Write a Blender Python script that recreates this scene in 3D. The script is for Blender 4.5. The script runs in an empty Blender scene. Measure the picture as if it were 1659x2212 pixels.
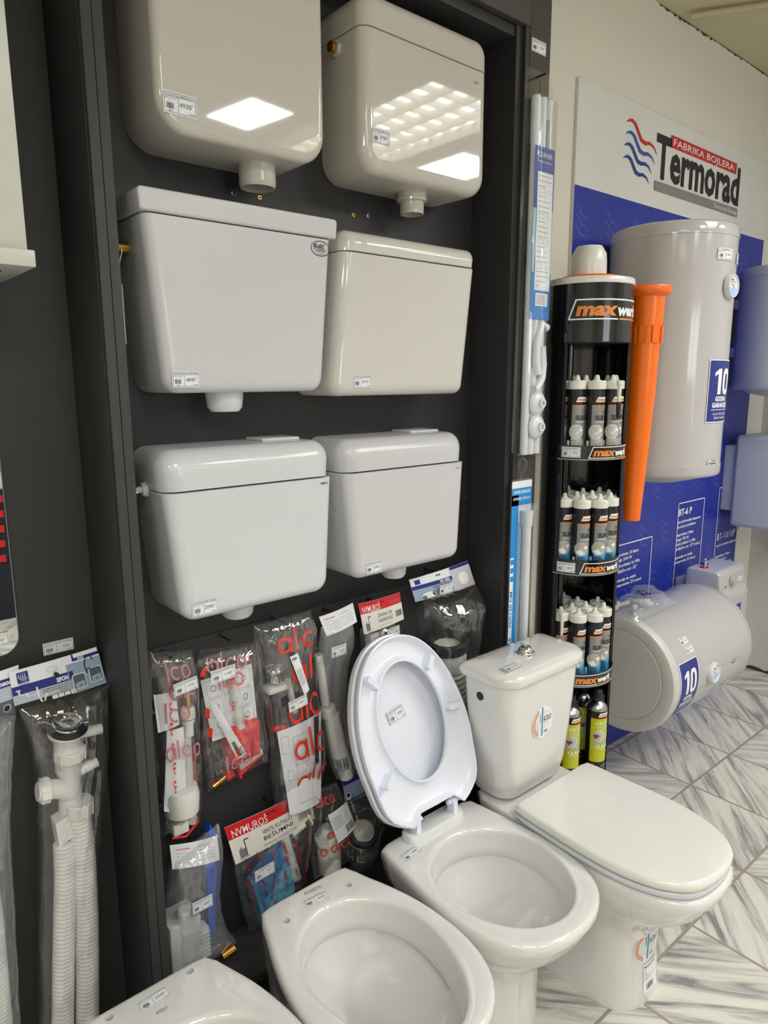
import bpy, bmesh, math, random
from mathutils import Vector, Matrix, noise
import numpy as np
R = math.radians
sc = bpy.context.scene
COL = sc.collection
# ------------------------------------------------------------------ camera
F = 1507.0; TH = math.atan(284/1507.0); ROLL = R(0.25); PHI = math.atan2(1810, 1534)
fw = Vector((math.cos(PHI)*math.cos(TH), math.sin(PHI)*math.cos(TH), -math.sin(TH)))
rt = Vector((math.sin(PHI), -math.cos(PHI), 0)); up = rt.cross(fw)
r2 = rt*math.cos(ROLL) - up*math.sin(ROLL); u2 = rt*math.sin(ROLL) + up*math.cos(ROLL)
cam = bpy.data.cameras.new('camera'); cam.sensor_width = 36; cam.sensor_fit = 'AUTO'
cam.lens = F/2212*36; cam.clip_start = 0.02
camo = bpy.data.objects.new('camera', cam); COL.objects.link(camo)
camo.matrix_world = Matrix(((r2.x, u2.x, -fw.x, 0), (r2.y, u2.y, -fw.y, 0), (r2.z, u2.z, -fw.z, 1.5), (0, 0, 0, 1)))
sc.camera = camo
# ------------------------------------------------------------------ world, lights, exposure
w = bpy.data.worlds.new('World'); sc.world = w; w.use_nodes = True
w.node_tree.nodes['Background'].inputs[0].default_value = (0.80, 0.90, 1.0, 1)
w.node_tree.nodes['Background'].inputs[1].default_value = 1.5
sc.view_settings.view_transform = 'Standard'; sc.view_settings.look = 'None'
sc.view_settings.exposure = 0.04; sc.view_settings.gamma = 1.0
sc.view_settings.use_curve_mapping = False
sc.cycles.transparent_max_bounces = 24
sc.cycles.max_bounces = 8; sc.cycles.diffuse_bounces = 4; sc.cycles.glossy_bounces = 4; sc.cycles.transmission_bounces = 6
sc.cycles.caustics_reflective = False; sc.cycles.caustics_refractive = False
sc.cycles.sample_clamp_indirect = 4.0
CEIL = 2.79
def area(name, loc, size, sizey, power, col, rot=(0, 0, 0)):
    l = bpy.data.lights.new(name, 'AREA'); l.shape = 'RECTANGLE'; l.size = size; l.size_y = sizey
    l.energy = power; l.color = col
    o = bpy.data.objects.new(name, l); o.location = loc; o.rotation_euler = rot; COL.objects.link(o); return o
LAMPS = [(2.45, -0.35, .60, 1.25), (0.2, -1.0, .60, 1.25), (-1.4, -2.6, .60, 1.25), (2.45, -2.9, .60, 1.25)]   # louvred tubes; first read from reflections, others added unseen to light the shop
PANELS = [(1.87, -.70, .27, .36), (3.28, -.62, .44, .42), (-1.3, -.9, .6, .6), (0.6, -2.9, .6, .6)]      # flat panels; last two added out of view for extra light
for i, (x, y, a, b) in enumerate(LAMPS): area('tube_light', (x, y, CEIL-.060), a*.9, b*.95, 32.5, (1.0, .99, .975))
for i, (x, y, a, b) in enumerate(PANELS): area('panel_light', (x, y, CEIL-.035), a*.94, b*.94, 11 if i < 2 else 22, (.90, .94, 1.0), (0, 0, R(-10) if i == 0 else 0))
area('shop_window_daylight', (1.0, -4.45, 1.55), 1.75, 1.35, 34, (.88, .94, 1.0), (R(90), 0, 0))
# ------------------------------------------------------------------ materials
def lin(c):
    return tuple(((v/255)/12.92 if v/255 <= .04045 else ((v/255+.055)/1.055)**2.4) for v in c)
MATS = {}
def M(name, col, rough=.5, metal=0.0, coat=0.0, var=.03, scale=30, bump=0, bscale=200, spec=.5, emit=0, sss=0):
    if name in MATS: return MATS[name]
    m = bpy.data.materials.new(name); m.use_nodes = True; nt = m.node_tree; b = nt.nodes['Principled BSDF']
    c = lin(col) if max(col) > 1 else col
    tc = nt.nodes.new('ShaderNodeTexCoord'); nz = nt.nodes.new('ShaderNodeTexNoise'); nz.inputs['Scale'].default_value = scale
    nz.inputs['Detail'].default_value = 3
    nt.links.new(tc.outputs['Object'], nz.inputs['Vector'])
    mx = nt.nodes.new('ShaderNodeMix'); mx.data_type = 'RGBA'
    mx.inputs['A'].default_value = (*[max(0, v*(1-var)) for v in c], 1); mx.inputs['B'].default_value = (*[min(1, v*(1+var)) for v in c], 1)
    nt.links.new(nz.outputs['Fac'], mx.inputs['Factor']); nt.links.new(mx.outputs['Result'], b.inputs['Base Color'])
    b.inputs['Roughness'].default_value = rough; b.inputs['Metallic'].default_value = metal
    b.inputs['Coat Weight'].default_value = coat; b.inputs['Coat Roughness'].default_value = .04
    b.inputs['Specular IOR Level'].default_value = spec
    if sss: b.inputs['Subsurface Weight'].default_value = sss; b.inputs['Subsurface Radius'].default_value = (.01, .01, .01)
    if emit: b.inputs['Emission Color'].default_value = (*c, 1); b.inputs['Emission Strength'].default_value = emit
    if bump:
        n2 = nt.nodes.new('ShaderNodeTexNoise'); n2.inputs['Scale'].default_value = bscale; n2.inputs['Detail'].default_value = 4
        bp = nt.nodes.new('ShaderNodeBump'); bp.inputs['Strength'].default_value = bump; bp.inputs['Distance'].default_value = .002
        nt.links.new(tc.outputs['Object'], n2.inputs['Vector']); nt.links.new(n2.outputs['Fac'], bp.inputs['Height']); nt.links.new(bp.outputs[0], b.inputs['Normal'])
    MATS[name] = m; return m
def film(name, tint=(1, 1, 1), base=.05, edge=.55, rough=.08, bump=.5, bscale=40, milk=.06, milkcol=(.9, .9, .92)):
    if name in MATS: return MATS[name]
    m = bpy.data.materials.new(name); m.use_nodes = True; nt = m.node_tree; nt.nodes.clear(); N = nt.nodes.new; L = nt.links.new
    out = N('ShaderNodeOutputMaterial'); tr = N('ShaderNodeBsdfTransparent'); tr.inputs[0].default_value = (*tint, 1)
    gl = N('ShaderNodeBsdfGlossy'); gl.inputs['Roughness'].default_value = rough; gl.inputs[0].default_value = (.95, .95, .95, 1)
    df = N('ShaderNodeBsdfDiffuse'); df.inputs[0].default_value = (*milkcol, 1)
    tc = N('ShaderNodeTexCoord'); nz = N('ShaderNodeTexNoise'); nz.inputs['Scale'].default_value = bscale; nz.inputs['Detail'].default_value = 2; nz.inputs['Distortion'].default_value = .4
    mp = N('ShaderNodeMapping'); mp.inputs['Scale'].default_value = (1, 1, .35)
    L(tc.outputs['Object'], mp.inputs[0]); L(mp.outputs[0], nz.inputs['Vector'])
    bp = N('ShaderNodeBump'); bp.inputs['Strength'].default_value = bump*.5; bp.inputs['Distance'].default_value = .012
    L(nz.outputs['Fac'], bp.inputs['Height']); L(bp.outputs[0], gl.inputs['Normal'])
    lw = N('ShaderNodeLayerWeight'); lw.inputs['Blend'].default_value = .25; L(bp.outputs[0], lw.inputs['Normal'])
    mr = N('ShaderNodeMapRange'); mr.inputs['To Min'].default_value = base; mr.inputs['To Max'].default_value = edge; L(lw.outputs['Facing'], mr.inputs['Value'])
    m1 = N('ShaderNodeMixShader'); m1.inputs[0].default_value = milk; L(tr.outputs[0], m1.inputs[1]); L(df.outputs[0], m1.inputs[2])
    m2 = N('ShaderNodeMixShader'); L(mr.outputs[0], m2.inputs[0]); L(m1.outputs[0], m2.inputs[1]); L(gl.outputs[0], m2.inputs[2]); L(m2.outputs[0], out.inputs[0])
    MATS[name] = m; return m
CER = lambda: M('white_ceramic', (225, 224, 221), .04, var=.01, scale=4, spec=.6, coat=.7)
PL = lambda: M('white_plastic', (213, 215, 219), .16, var=.01, scale=5)
PLW = lambda: M('warm_white_gloss_plastic', (196, 191, 182), .035, var=.01, scale=5)
PLC = lambda: M('cool_white_plastic', (204, 204, 207), .22, var=.01, scale=5)
BLKBOARD = lambda: M('charcoal_board', (50, 49, 50), .5, var=.08, scale=60, bump=.12, bscale=500, spec=.35)
BLKBOARD2 = lambda: M('charcoal_edge_board', (60, 60, 61), .5, var=.06, scale=60, bump=.1, bscale=500, spec=.35)
INK = lambda: M('black_ink', (28, 27, 28), .5)
GREYINK = lambda: M('grey_ink', (120, 120, 122), .6)
PAPER = lambda: M('white_paper', (236, 238, 242), .6, var=.02)
WHITE = lambda: M('white_print', (240, 240, 240), .45, var=.01)
BLUEINK = lambda: M('navy_print', (33, 42, 128), .4, var=.02)
RED = lambda: M('red_print', (205, 28, 34), .4, var=.02)
ORED = lambda: M('orange_red_print', (222, 58, 38), .4)
ORANGE = lambda: M('orange_print', (228, 128, 40), .4)
BRASS = lambda: M('brass', (206, 160, 80), .25, metal=1)
CHROME = lambda: M('chrome', (225, 225, 228), .06, metal=1, var=.01)
RUB = lambda: M('black_rubber', (28, 29, 32), .45)
# ------------------------------------------------------------------ objects
ORG = {}
def tag(o, label=None, cat=None, group=None, kind=None):
    if label: o['label'] = label
    if cat: o['category'] = cat
    if group: o['group'] = group
    if kind: o['kind'] = kind
    return o
def empty(name, loc, label=None, cat=None, group=None):
    o = bpy.data.objects.new(name, None); COL.objects.link(o); o.location = loc; o.empty_display_size = .02
    ORG[o.name] = Vector(loc); return tag(o, label, cat, group)
class MB:
    def __init__(s): s.v = []; s.f = []; s.m = []; s.mats = []
    def mi(s, mat):
        if mat not in s.mats: s.mats.append(mat)
        return s.mats.index(mat)
    def add(s, vs, fs, mat):
        k = len(s.v); i = s.mi(mat); s.v += [tuple(v) for v in vs]
        for f in fs: s.f.append(tuple(a+k for a in f)); s.m.append(i)
    def loft(s, rings, mat, cap0=True, cap1=True, closed=True):
        n = len(rings[0]); vs = [p for r in rings for p in r]; fs = []
        for i in range(len(rings)-1):
            for j in range(n if closed else n-1):
                a = i*n+j; b = i*n+(j+1) % n; fs.append((a, b, b+n, a+n))
        if cap0: fs.append(tuple(range(n))[::-1])
        if cap1: fs.append(tuple((len(rings)-1)*n+j for j in range(n)))
        s.add(vs, fs, mat)
    def box(s, lo, hi, mat, bev=0, seg=2):
        bm = bmesh.new(); bmesh.ops.create_cube(bm, size=1)
        for v in bm.verts: v.co = Vector([lo[i]+(v.co[i]+.5)*(hi[i]-lo[i]) for i in range(3)])
        if bev: bmesh.ops.bevel(bm, geom=bm.edges[:], offset=bev, segments=seg, affect='EDGES', profile=.5)
        bm.verts.index_update(); s.add([v.co.copy() for v in bm.verts], [[v.index for v in f.verts] for f in bm.faces], mat); bm.free()
    def lathe(s, prof, c, mat, axis=(0, 0, 1), seg=32, a0=0, a1=360, cap0=True, cap1=True):
        ax = Vector(axis).normalized(); q = Vector((0, 0, 1)).rotation_difference(ax); c = Vector(c); rings = []
        full = abs(a1-a0) >= 360; n = seg if full else seg+1
        for r, z in prof:
            rings.append([c+q @ Vector((r*math.cos(R(a0+(a1-a0)*k/seg)), r*math.sin(R(a0+(a1-a0)*k/seg)), z)) for k in range(n)])
        s.loft(rings, mat, cap0 and full, cap1 and full, full)
    def tube(s, path, r, mat, seg=12, caps=True):
        path = [Vector(p) for p in path]; rings = []; up_ = None
        for i, p in enumerate(path):
            t = (path[min(i+1, len(path)-1)]-path[max(i-1, 0)]).normalized()
            if up_ is None: up_ = t.orthogonal().normalized()
            up_ = (up_ - t*up_.dot(t)).normalized(); b = t.cross(up_)
            rr = r[i] if isinstance(r, (list, tuple)) else r
            rings.append([p+rr*(up_*math.cos(2*math.pi*k/seg)+b*math.sin(2*math.pi*k/seg)) for k in range(seg)])
        s.loft(rings, mat, caps, caps)
    def prism(s, pts, mat, d):
        """extrude a planar polygon (3D points) along d"""
        d = Vector(d); s.loft([[Vector(p) for p in pts], [Vector(p)+d for p in pts]], mat)
    def build(s, name, parent=None, smooth=35, origin=None, mods=None):
        org = Vector(origin) if origin is not None else (ORG[parent.name] if parent else Vector((0, 0, 0)))
        me = bpy.data.meshes.new(name); me.from_pydata([Vector(v)-org for v in s.v], [], s.f)
        for m in s.mats: me.materials.append(m)
        me.polygons.foreach_set('material_index', s.m)
        me.validate(); me.update()
        bm = bmesh.new(); bm.from_mesh(me)
        if smooth != 'raw': bmesh.ops.recalc_face_normals(bm, faces=bm.faces[:])
        bm.to_mesh(me); bm.free()
        if smooth and smooth != 'raw':
            me.shade_smooth(); me.set_sharp_from_angle(angle=R(smooth))
        o = bpy.data.objects.new(name, me); COL.objects.link(o)
        if parent: o.parent = parent
        else: o.location = org
        ORG[o.name] = org
        return o
# rounded polygon: corners [(u,v,r)], inset d (scalar or per-side scale l,r,b,t)
def rpoly(cs, d=0, k=6, sides=(1, 1, 1, 1)):
    cu = sum(c[0] for c in cs)/len(cs); cv = sum(c[1] for c in cs)/len(cs); P = []; pts = []
    for c in cs:
        u = c[0]+(d*sides[0] if c[0] < cu else -d*sides[1]); v = c[1]+(d*sides[2] if c[1] < cv else -d*sides[3])
        P.append((u, v, max(.0006, c[2]-d)))
    n = len(P)
    for i, (u, v, r) in enumerate(P):
        a = Vector(P[i-1][:2])-Vector((u, v)); b = Vector(P[(i+1) % n][:2])-Vector((u, v))
        la, lb = a.length, b.length; a.normalize(); b.normalize(); ang = a.angle(b); t = min(r/math.tan(ang/2), la*.49, lb*.49); r = t*math.tan(ang/2)
        c = Vector((u, v))+(a+b).normalized()*(r/math.sin(ang/2))
        s0 = Vector((u, v))+a*t-c; s1 = Vector((u, v))+b*t-c; th = s0.angle_signed(s1) if s0.length > 1e-9 and s1.length > 1e-9 else 0
        for j in range(k+1):
            q = -th*j/k; pts.append((c.x+s0.x*math.cos(q)-s0.y*math.sin(q), c.y+s0.x*math.sin(q)+s0.y*math.cos(q)))
    return pts
def pillow(mb, cs, y0, y1, re, mat, k=6, sides=(1, 1, 1, 1), n=5, f=lambda u, v, y: (u, y, v), back=0):
    """solid from back plane y0 to front plane y1, outline cs, front edge rounding re"""
    s = -1 if y1 < y0 else 1; rings = []
    if back: rings.append([f(u, v, y0) for u, v in rpoly(cs, back, k, sides)]); y0 += s*back
    rings.append([f(u, v, y0) for u, v in rpoly(cs, 0, k, sides)])
    for j in range(n+1):
        a = math.pi/2*j/n; rings.append([f(u, v, y1-s*re*(1-math.sin(a))) for u, v in rpoly(cs, re*(1-math.cos(a)), k, sides)])
    for dd in (.0015, .006): rings.append([f(u, v, y1) for u, v in rpoly(cs, re+dd, k, sides)])
    mb.loft(rings, mat)
# ------------------------------------------------------------------ text and print
_T = {}
def T(st, bold=0, res=2):
    key = (st, bold, res)
    if key in _T: return _T[key]
    c = bpy.data.curves.new('t', 'FONT'); c.body = st; c.size = 1; c.offset = bold; c.resolution_u = res; c.fill_mode = 'FRONT' if hasattr(c, 'fill_mode') else c.fill_mode
    o = bpy.data.objects.new('t', c); COL.objects.link(o); dg = bpy.context.evaluated_depsgraph_get()
    me = bpy.data.meshes.new_from_object(o.evaluated_get(dg))
    vs = [(v.co.x, v.co.y) for v in me.vertices]; fs = [tuple(p.vertices) for p in me.polygons]
    bpy.data.objects.remove(o); bpy.data.curves.remove(c); bpy.data.meshes.remove(me)
    xs = [v[0] for v in vs] or [0, 1]; _T[key] = (vs, fs, min(xs), max(xs)); return _T[key]
class Art:
    """flat print laid on a surface: fn(u, v, w) -> point"""
    def __init__(s, fn, step=.02): s.fn = fn; s.mb = MB(); s.w = .0004; s.step = step
    def lay(s, k=1): s.w += .0003*k
    def rect(s, u0, v0, u1, v1, mat, shear=0, nu=None, nv=1):
        nu = nu or max(1, int(abs(u1-u0)/s.step)); vs = []; fs = []
        for j in range(nv+1):
            for i in range(nu+1):
                v = v0+(v1-v0)*j/nv; u = u0+(u1-u0)*i/nu+shear*(v-v0); vs.append(s.fn(u, v, s.w))
        for j in range(nv):
            for i in range(nu): a = j*(nu+1)+i; fs.append((a, a+1, a+nu+2, a+nu+1))
        s.mb.add(vs, fs, mat)
    def poly(s, pts, mat): s.mb.add([s.fn(u, v, s.w) for u, v in pts], [tuple(range(len(pts)))], mat)
    def disc(s, u, v, r, mat, rv=None, n=24): s.poly([(u+r*math.cos(2*math.pi*k/n), v+(rv or r)*math.sin(2*math.pi*k/n)) for k in range(n)], mat)
    def ring(s, u, v, r, t, mat, n=28, a0=0, a1=360, rv=1):
        s.stroke([(u+r*math.cos(R(a0+(a1-a0)*k/n)), v+rv*r*math.sin(R(a0+(a1-a0)*k/n))) for k in range(n+1)], t, mat)
    def stroke(s, pts, t, mat, taper=False):
        n = len(pts); vs = []; fs = []
        for i, p in enumerate(pts):
            a = pts[max(0, i-1)]; b = pts[min(n-1, i+1)]; du, dv = b[0]-a[0], b[1]-a[1]; L = math.hypot(du, dv) or 1
            h = t/2*((math.sin(math.pi*i/(n-1))**.7+.04) if taper else 1)
            vs += [s.fn(p[0]-dv/L*h, p[1]+du/L*h, s.w), s.fn(p[0]+dv/L*h, p[1]-du/L*h, s.w)]
        for i in range(n-1): fs.append((2*i, 2*i+1, 2*i+3, 2*i+2))
        s.mb.add(vs, fs, mat)
    def frame(s, u0, v0, u1, v1, t, mat):
        s.rect(u0, v0, u1, v0+t, mat); s.rect(u0, v1-t, u1, v1, mat); s.rect(u0, v0, u0+t, v1, mat); s.rect(u1-t, v0, u1, v1, mat)
    def text(s, st, u, v, h, mat, bold=0, width=None, sx=1, shear=0, align='l', res=2, rot=0):
        vs, fs, a, b = T(st, bold, res); k = h/.70; kx = k*sx if width is None else width/max(1e-6, b-a)
        W = (b-a)*kx; off = {'l': 0, 'c': -W/2, 'r': -W}[align]; cr, sr = math.cos(R(rot)), math.sin(R(rot)); out = []
        for x, y in vs:
            X = (x-a)*kx+off+shear*y*k; Y = y*k; out.append(s.fn(u+X*cr-Y*sr, v+X*sr+Y*cr, s.w))
        s.mb.add(out, fs, mat); return W
    def barcode(s, u0, v0, u1, v1, mat, seed=1, n=14):
        rnd = random.Random(seed); x = u0; st = (u1-u0)/n/2
        while x < u1: wd = st*rnd.choice((.6, 1, 1.5)); s.rect(x, v0, min(x+wd, u1), v1, mat, nu=1); x += wd+st*rnd.choice((.6, 1, 1.4))
    def label(s, u, v, W, H, title, price, seed=1, cut=None):
        """shop price ticket, lower left corner u,v"""
        s.rect(u, v, u+W, v+H, PAPER(), nu=4); s.lay(); t = H*.018; k = INK(); u1 = u+W*.03; v1 = v+H*.06; W1 = W*.94; H1 = H*.88
        s.frame(u1, v1, u1+W1, v1+H1, t, k); s.rect(u1, v1+H1*.80, u1+W1, v1+H1*.80+t, k); s.rect(u1+W1*.44, v1, u1+W1*.44+t, v1+H1*.80, k)
        s.text(title, u+W/2, v1+H1*.84, H*.095, k, width=min(W*.86, H*.095*len(title)*1.0), align='c', res=1)
        s.text('BEJAN GOLUBOVIC', u1+W1*.02, v1+H1*.68, H*.05, k, width=W1*.38, res=1)
        s.text('Šifra: '+str(1000+seed*37 % 9000), u1+W1*.12, v1+H1*.56, H*.05, GREYINK(), width=W1*.2, res=1)
        s.barcode(u1+W1*.07, v1+H1*.18, u1+W1*.30, v1+H1*.48, k, seed); s.rect(u1+W1*.12, v1+H1*.07, u1+W1*.25, v1+H1*.11, GREYINK(), nu=1)
        s.text(price, u1+W1*.86, v1+H1*.34, H*.22, k, sx=1.0, align='r', res=2, bold=-.004)
        s.text('00', u1+W1*.87, v1+H1*.53, H*.08, k, res=1); s.rect(u1+W1*.78, v1+H1*.08, u1+W1*.97, v1+H1*.12, GREYINK(), nu=1)
    def ten(s, u, v, W, H, mat):
        t = W*.20; s.poly([(u+W*.20, v), (u+W*.20+t, v), (u+W*.20+t, v+H), (u+W*.24, v+H), (u+W*.02, v+H*.84), (u+W*.02, v+H*.70), (u+W*.20, v+H*.80)], mat)
        n = 28; c = (u+W*.75, v+H/2); vs = []; fs = []
        for k in range(n):
            a = 2*math.pi*k/n; ex = .62
            for rr in ((W*.25, H*.515), (W*.25-t*.82, H*.515-t*.82)):
                vs.append(s.fn(c[0]+rr[0]*math.copysign(abs(math.cos(a))**ex, math.cos(a)), c[1]+rr[1]*math.copysign(abs(math.sin(a))**ex, math.sin(a)), s.w))
        for k in range(n): a = 2*k; b = 2*((k+1) % n); fs.append((a, b, b+1, a+1))
        s.mb.add(vs, fs, mat)
    def build(s, name, parent): return s.mb.build(name, parent, smooth='raw')
class CArt(Art):
    """print laid on a curved surface: sliced along u before it is wrapped"""
    def __init__(s, fn, step=.004, vstep=0): super().__init__(lambda u, v, w: Vector((u, v, w)), 99); s.map = fn; s.cut = step; s.vcut = vstep
    def build(s, name, parent):
        bm = bmesh.new(); me = bpy.data.meshes.new('t'); me.from_pydata([tuple(v) for v in s.mb.v], [], s.mb.f); me.polygons.foreach_set('material_index', s.mb.m); bm.from_mesh(me); bpy.data.meshes.remove(me)
        for ax, st in ((0, s.cut), (1, s.vcut)):
            if not st: continue
            xs = [v.co[ax] for v in bm.verts]; k = math.floor(min(xs)/st)+1
            while k*st < max(xs):
                p = [0, 0, 0]; n = [0, 0, 0]; p[ax] = k*st; n[ax] = 1
                bmesh.ops.bisect_plane(bm, geom=bm.verts[:]+bm.edges[:]+bm.faces[:], dist=1e-7, plane_co=p, plane_no=n); k += 1
        bm.verts.ensure_lookup_table(); bm.verts.index_update(); mb = MB(); mb.mats = s.mb.mats
        mb.v = [tuple(s.map(*v.co)) for v in bm.verts]; mb.f = [tuple(v.index for v in f.verts) for f in bm.faces]; mb.m = [f.material_index for f in bm.faces]; bm.free()
        return mb.build(name, parent, smooth='raw')
def plane(o, U=(1, 0, 0), V=(0, 0, 1), N=(0, -1, 0)):
    o = Vector(o); U = Vector(U).normalized(); V = Vector(V); V = (V-U*V.dot(U)).normalized(); N = Vector(N)
    return lambda u, v, w: o+U*u+V*v+N*w
def cyl(cx, cy, r, a0=0, z=0):
    return lambda u, v, w: Vector((cx+(r+w)*math.cos(R(a0)+u/r), cy+(r+w)*math.sin(R(a0)+u/r), z+v))
def ticket(parent, o, W, H, title, price, seed, U=(1, 0, 0), V=(0, 0, 1), N=(0, -1, 0), name='price_label'):
    a = Art(plane(o, U, V, N)); a.label(0, 0, W, H, title, price, seed); return a.build(name, parent)
# ================================================================== SETTING
def structure(o): o['kind'] = 'structure'; return o
def tile_mat():
    m = bpy.data.materials.new('marbled_floor_tile'); m.use_nodes = True; nt = m.node_tree; N = nt.nodes.new; L = nt.links.new; b = nt.nodes['Principled BSDF']
    tc = N('ShaderNodeTexCoord')
    def math_(op, a, bb=None, c=None):
        n = N('ShaderNodeMath'); n.operation = op
        for i, q in enumerate((a, bb, c)):
            if q is None: continue
            if isinstance(q, (int, float)): n.inputs[i].default_value = q
            else: L(q, n.inputs[i])
        return n.outputs[0]
    sep = N('ShaderNodeSeparateXYZ'); L(tc.outputs['Object'], sep.inputs[0])
    S = .334
    x = math_('DIVIDE', math_('SUBTRACT', sep.outputs[0], .083), S); y = math_('DIVIDE', math_('SUBTRACT', sep.outputs[1], .078), S)
    ix = math_('FLOOR', x); iy = math_('FLOOR', y); fx = math_('SUBTRACT', x, ix); fy = math_('SUBTRACT', y, iy)
    e = math_('MINIMUM', math_('MINIMUM', fx, math_('SUBTRACT', 1, fx)), math_('MINIMUM', fy, math_('SUBTRACT', 1, fy)))
    cell = N('ShaderNodeCombineXYZ'); L(ix, cell.inputs[0]); L(iy, cell.inputs[1])
    wn = N('ShaderNodeTexWhiteNoise'); wn.noise_dimensions = '2D'; L(cell.outputs[0], wn.inputs['Vector'])
    ang = math_('ADD', math_('MULTIPLY', math_('ROUND', math_('MULTIPLY', wn.outputs['Value'], 1.0)), math.pi/2), R(-42))
    rot = N('ShaderNodeVectorRotate'); rot.rotation_type = 'Z_AXIS'; L(tc.outputs['Object'], rot.inputs['Vector']); L(ang, rot.inputs['Angle'])
    addv = N('ShaderNodeVectorMath'); addv.operation = 'ADD'; L(rot.outputs[0], addv.inputs[0]); sv = N('ShaderNodeVectorMath'); sv.operation = 'SCALE'; sv.inputs['Scale'].default_value = 7; L(wn.outputs['Color'], sv.inputs[0]); L(sv.outputs[0], addv.inputs[1])
    mp = N('ShaderNodeMapping'); mp.inputs['Scale'].default_value = (1.6, 17, 1); L(addv.outputs[0], mp.inputs[0])
    nz = N('ShaderNodeTexNoise'); nz.inputs['Scale'].default_value = 1.45; nz.inputs['Detail'].default_value = 7; nz.inputs['Roughness'].default_value = .62; nz.inputs['Distortion'].default_value = .7; L(mp.outputs[0], nz.inputs['Vector'])
    rp = N('ShaderNodeValToRGB'); L(nz.outputs['Fac'], rp.inputs[0])
    cs = [(0, (108, 106, 110)), (.36, (138, 135, 136)), (.455, (190, 186, 180)), (.54, (216, 213, 203)), (.75, (226, 222, 212)), (1, (196, 192, 186))]
    rp.color_ramp.elements[0].position = 0; rp.color_ramp.elements[1].position = 1
    for p, c in cs[1:-1]: rp.color_ramp.elements.new(p)
    for el, (p, c) in zip(rp.color_ramp.elements, cs): el.color = (*lin(c), 1)
    g = N('ShaderNodeMath'); g.operation = 'LESS_THAN'; L(e, g.inputs[0]); g.inputs[1].default_value = .0125
    mx = N('ShaderNodeMix'); mx.data_type = 'RGBA'; L(g.outputs[0], mx.inputs['Factor']); L(rp.outputs[0], mx.inputs['A']); mx.inputs['B'].default_value = (*lin((150, 143, 130)), 1)
    L(mx.outputs['Result'], b.inputs['Base Color']); r_ = math_('MULTIPLY_ADD', g.outputs[0], .5, .2); L(r_, b.inputs['Roughness'])
    bp = N('ShaderNodeBump'); bp.inputs['Strength'].default_value = .6; bp.inputs['Distance'].default_value = .002; L(math_('SUBTRACT', 1, g.outputs[0]), bp.inputs['Height']); L(bp.outputs[0], b.inputs['Normal'])
    return m
def slab(name, lo, hi, mat):
    mb = MB(); mb.box(lo, hi, mat); o = mb.build(name, smooth=0); return structure(o)
XL, XR, YB, YF = -2.6, 3.70, 1.45, -4.5
slab('floor', (XL-.1, YF-.1, -.1), (XR+.1, YB+.1, 0), tile_mat())
PLASTER = M('cream_wall_plaster', (226, 222, 208), .75, var=.03, scale=3, bump=.25, bscale=60)
slab('wall_back', (XL-.1, YB, 0), (XR+.1, YB+.12, CEIL), PLASTER)
slab('wall_right', (XR, YF, 0), (XR+.1, YB, CEIL), M('grey_wall_plaster', (196, 194, 190), .8, var=.04, scale=3, bump=.5, bscale=45))
slab('wall_left', (XL-.1, YF, 0), (XL, YB, CEIL), PLASTER)
mb = MB()
mb.box((XL, YF-.1, 0), (XR, YF, .45), PLASTER); mb.box((XL, YF-.1, 2.45), (XR, YF, CEIL), PLASTER)
mb.box((XL, YF-.1, .45), (.1, YF, 2.45), PLASTER); mb.box((1.9, YF-.1, .45), (XR, YF, 2.45), PLASTER); mb.box((.1, YF-.1, .45), (1.9, YF, .85), PLASTER); mb.box((.1, YF-.1, 2.25), (1.9, YF, 2.45), PLASTER)
structure(mb.build('wall_front', smooth=0))
mb = MB(); fm = M('grey_window_frame', (90, 92, 95), .4)
for x in (.1, .97, 1.84): mb.box((x, YF-.06, .85), (x+.06, YF+.06, 2.25), fm)
mb.box((.1, YF-.06, .85), (1.9, YF+.06, .90), fm); mb.box((.1, YF-.06, 2.20), (1.9, YF+.06, 2.25), fm)
structure(mb.build('window_1', smooth=0))
CE = M('yellowed_ceiling_paint', (203, 195, 158), .7, var=.05, scale=2, bump=.3, bscale=30)
o = slab('ceiling', (XL-.1, YF-.1, CEIL), (XR+.1, YB+.12, CEIL+.1), CE)
mb = MB(); mb.box((2.05, .62, CEIL-.012), (XR, .70, CEIL), CE); mb.box((2.05, 1.02, CEIL-.006), (XR, 1.035, CEIL), CE)
structure(mb.build('trim_1', smooth=0))
mb = MB(); mb.tube([(2.63, 1.40, CEIL-.02), (2.66, 1.36, CEIL-.016), (2.88, 1.02, CEIL-.016), (2.95, .96, CEIL-.012)], [.010, .011, .011, .014], M('painted_pipe', (196, 180, 150), .5))
tag(mb.build('ceiling_pipe'), 'thin cream painted pipe lying along the ceiling beside the back wall', 'pipe')
# ragged paint gaps at the top of the wall
mb = MB(); rnd = random.Random(4); dk = M('dark_gap', (60, 50, 40), .9)
def ragged(x0, x1, h):
    n = int((x1-x0)/.012); vs = []
    for i in range(n+1):
        x = x0+(x1-x0)*i/n; t = h*rnd.random()*(1 if rnd.random() < .4 else .2); vs += [(x, YB-.0015, CEIL-.001), (x, YB-.0015, CEIL-.002-t)]
    mb.add(vs, [(2*i, 2*i+1, 2*i+3, 2*i+2) for i in range(n)], dk)
ragged(2.5, 3.2, .010); ragged(3.2, 3.69, .016); structure(mb.build('trim_2', smooth=0))
# chipped edge of the tiles against the right wall
mb = MB(); vs = []
for i in range(60):
    y = YB-.01-i*.03; vs += [(XR-.001, y, .001), (XR-.001, y, .012+.014*rnd.random())]
mb.add(vs, [(2*i, 2*i+1, 2*i+3, 2*i+2) for i in range(59)], dk); structure(mb.build('baseboard_right', smooth=0))
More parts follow.
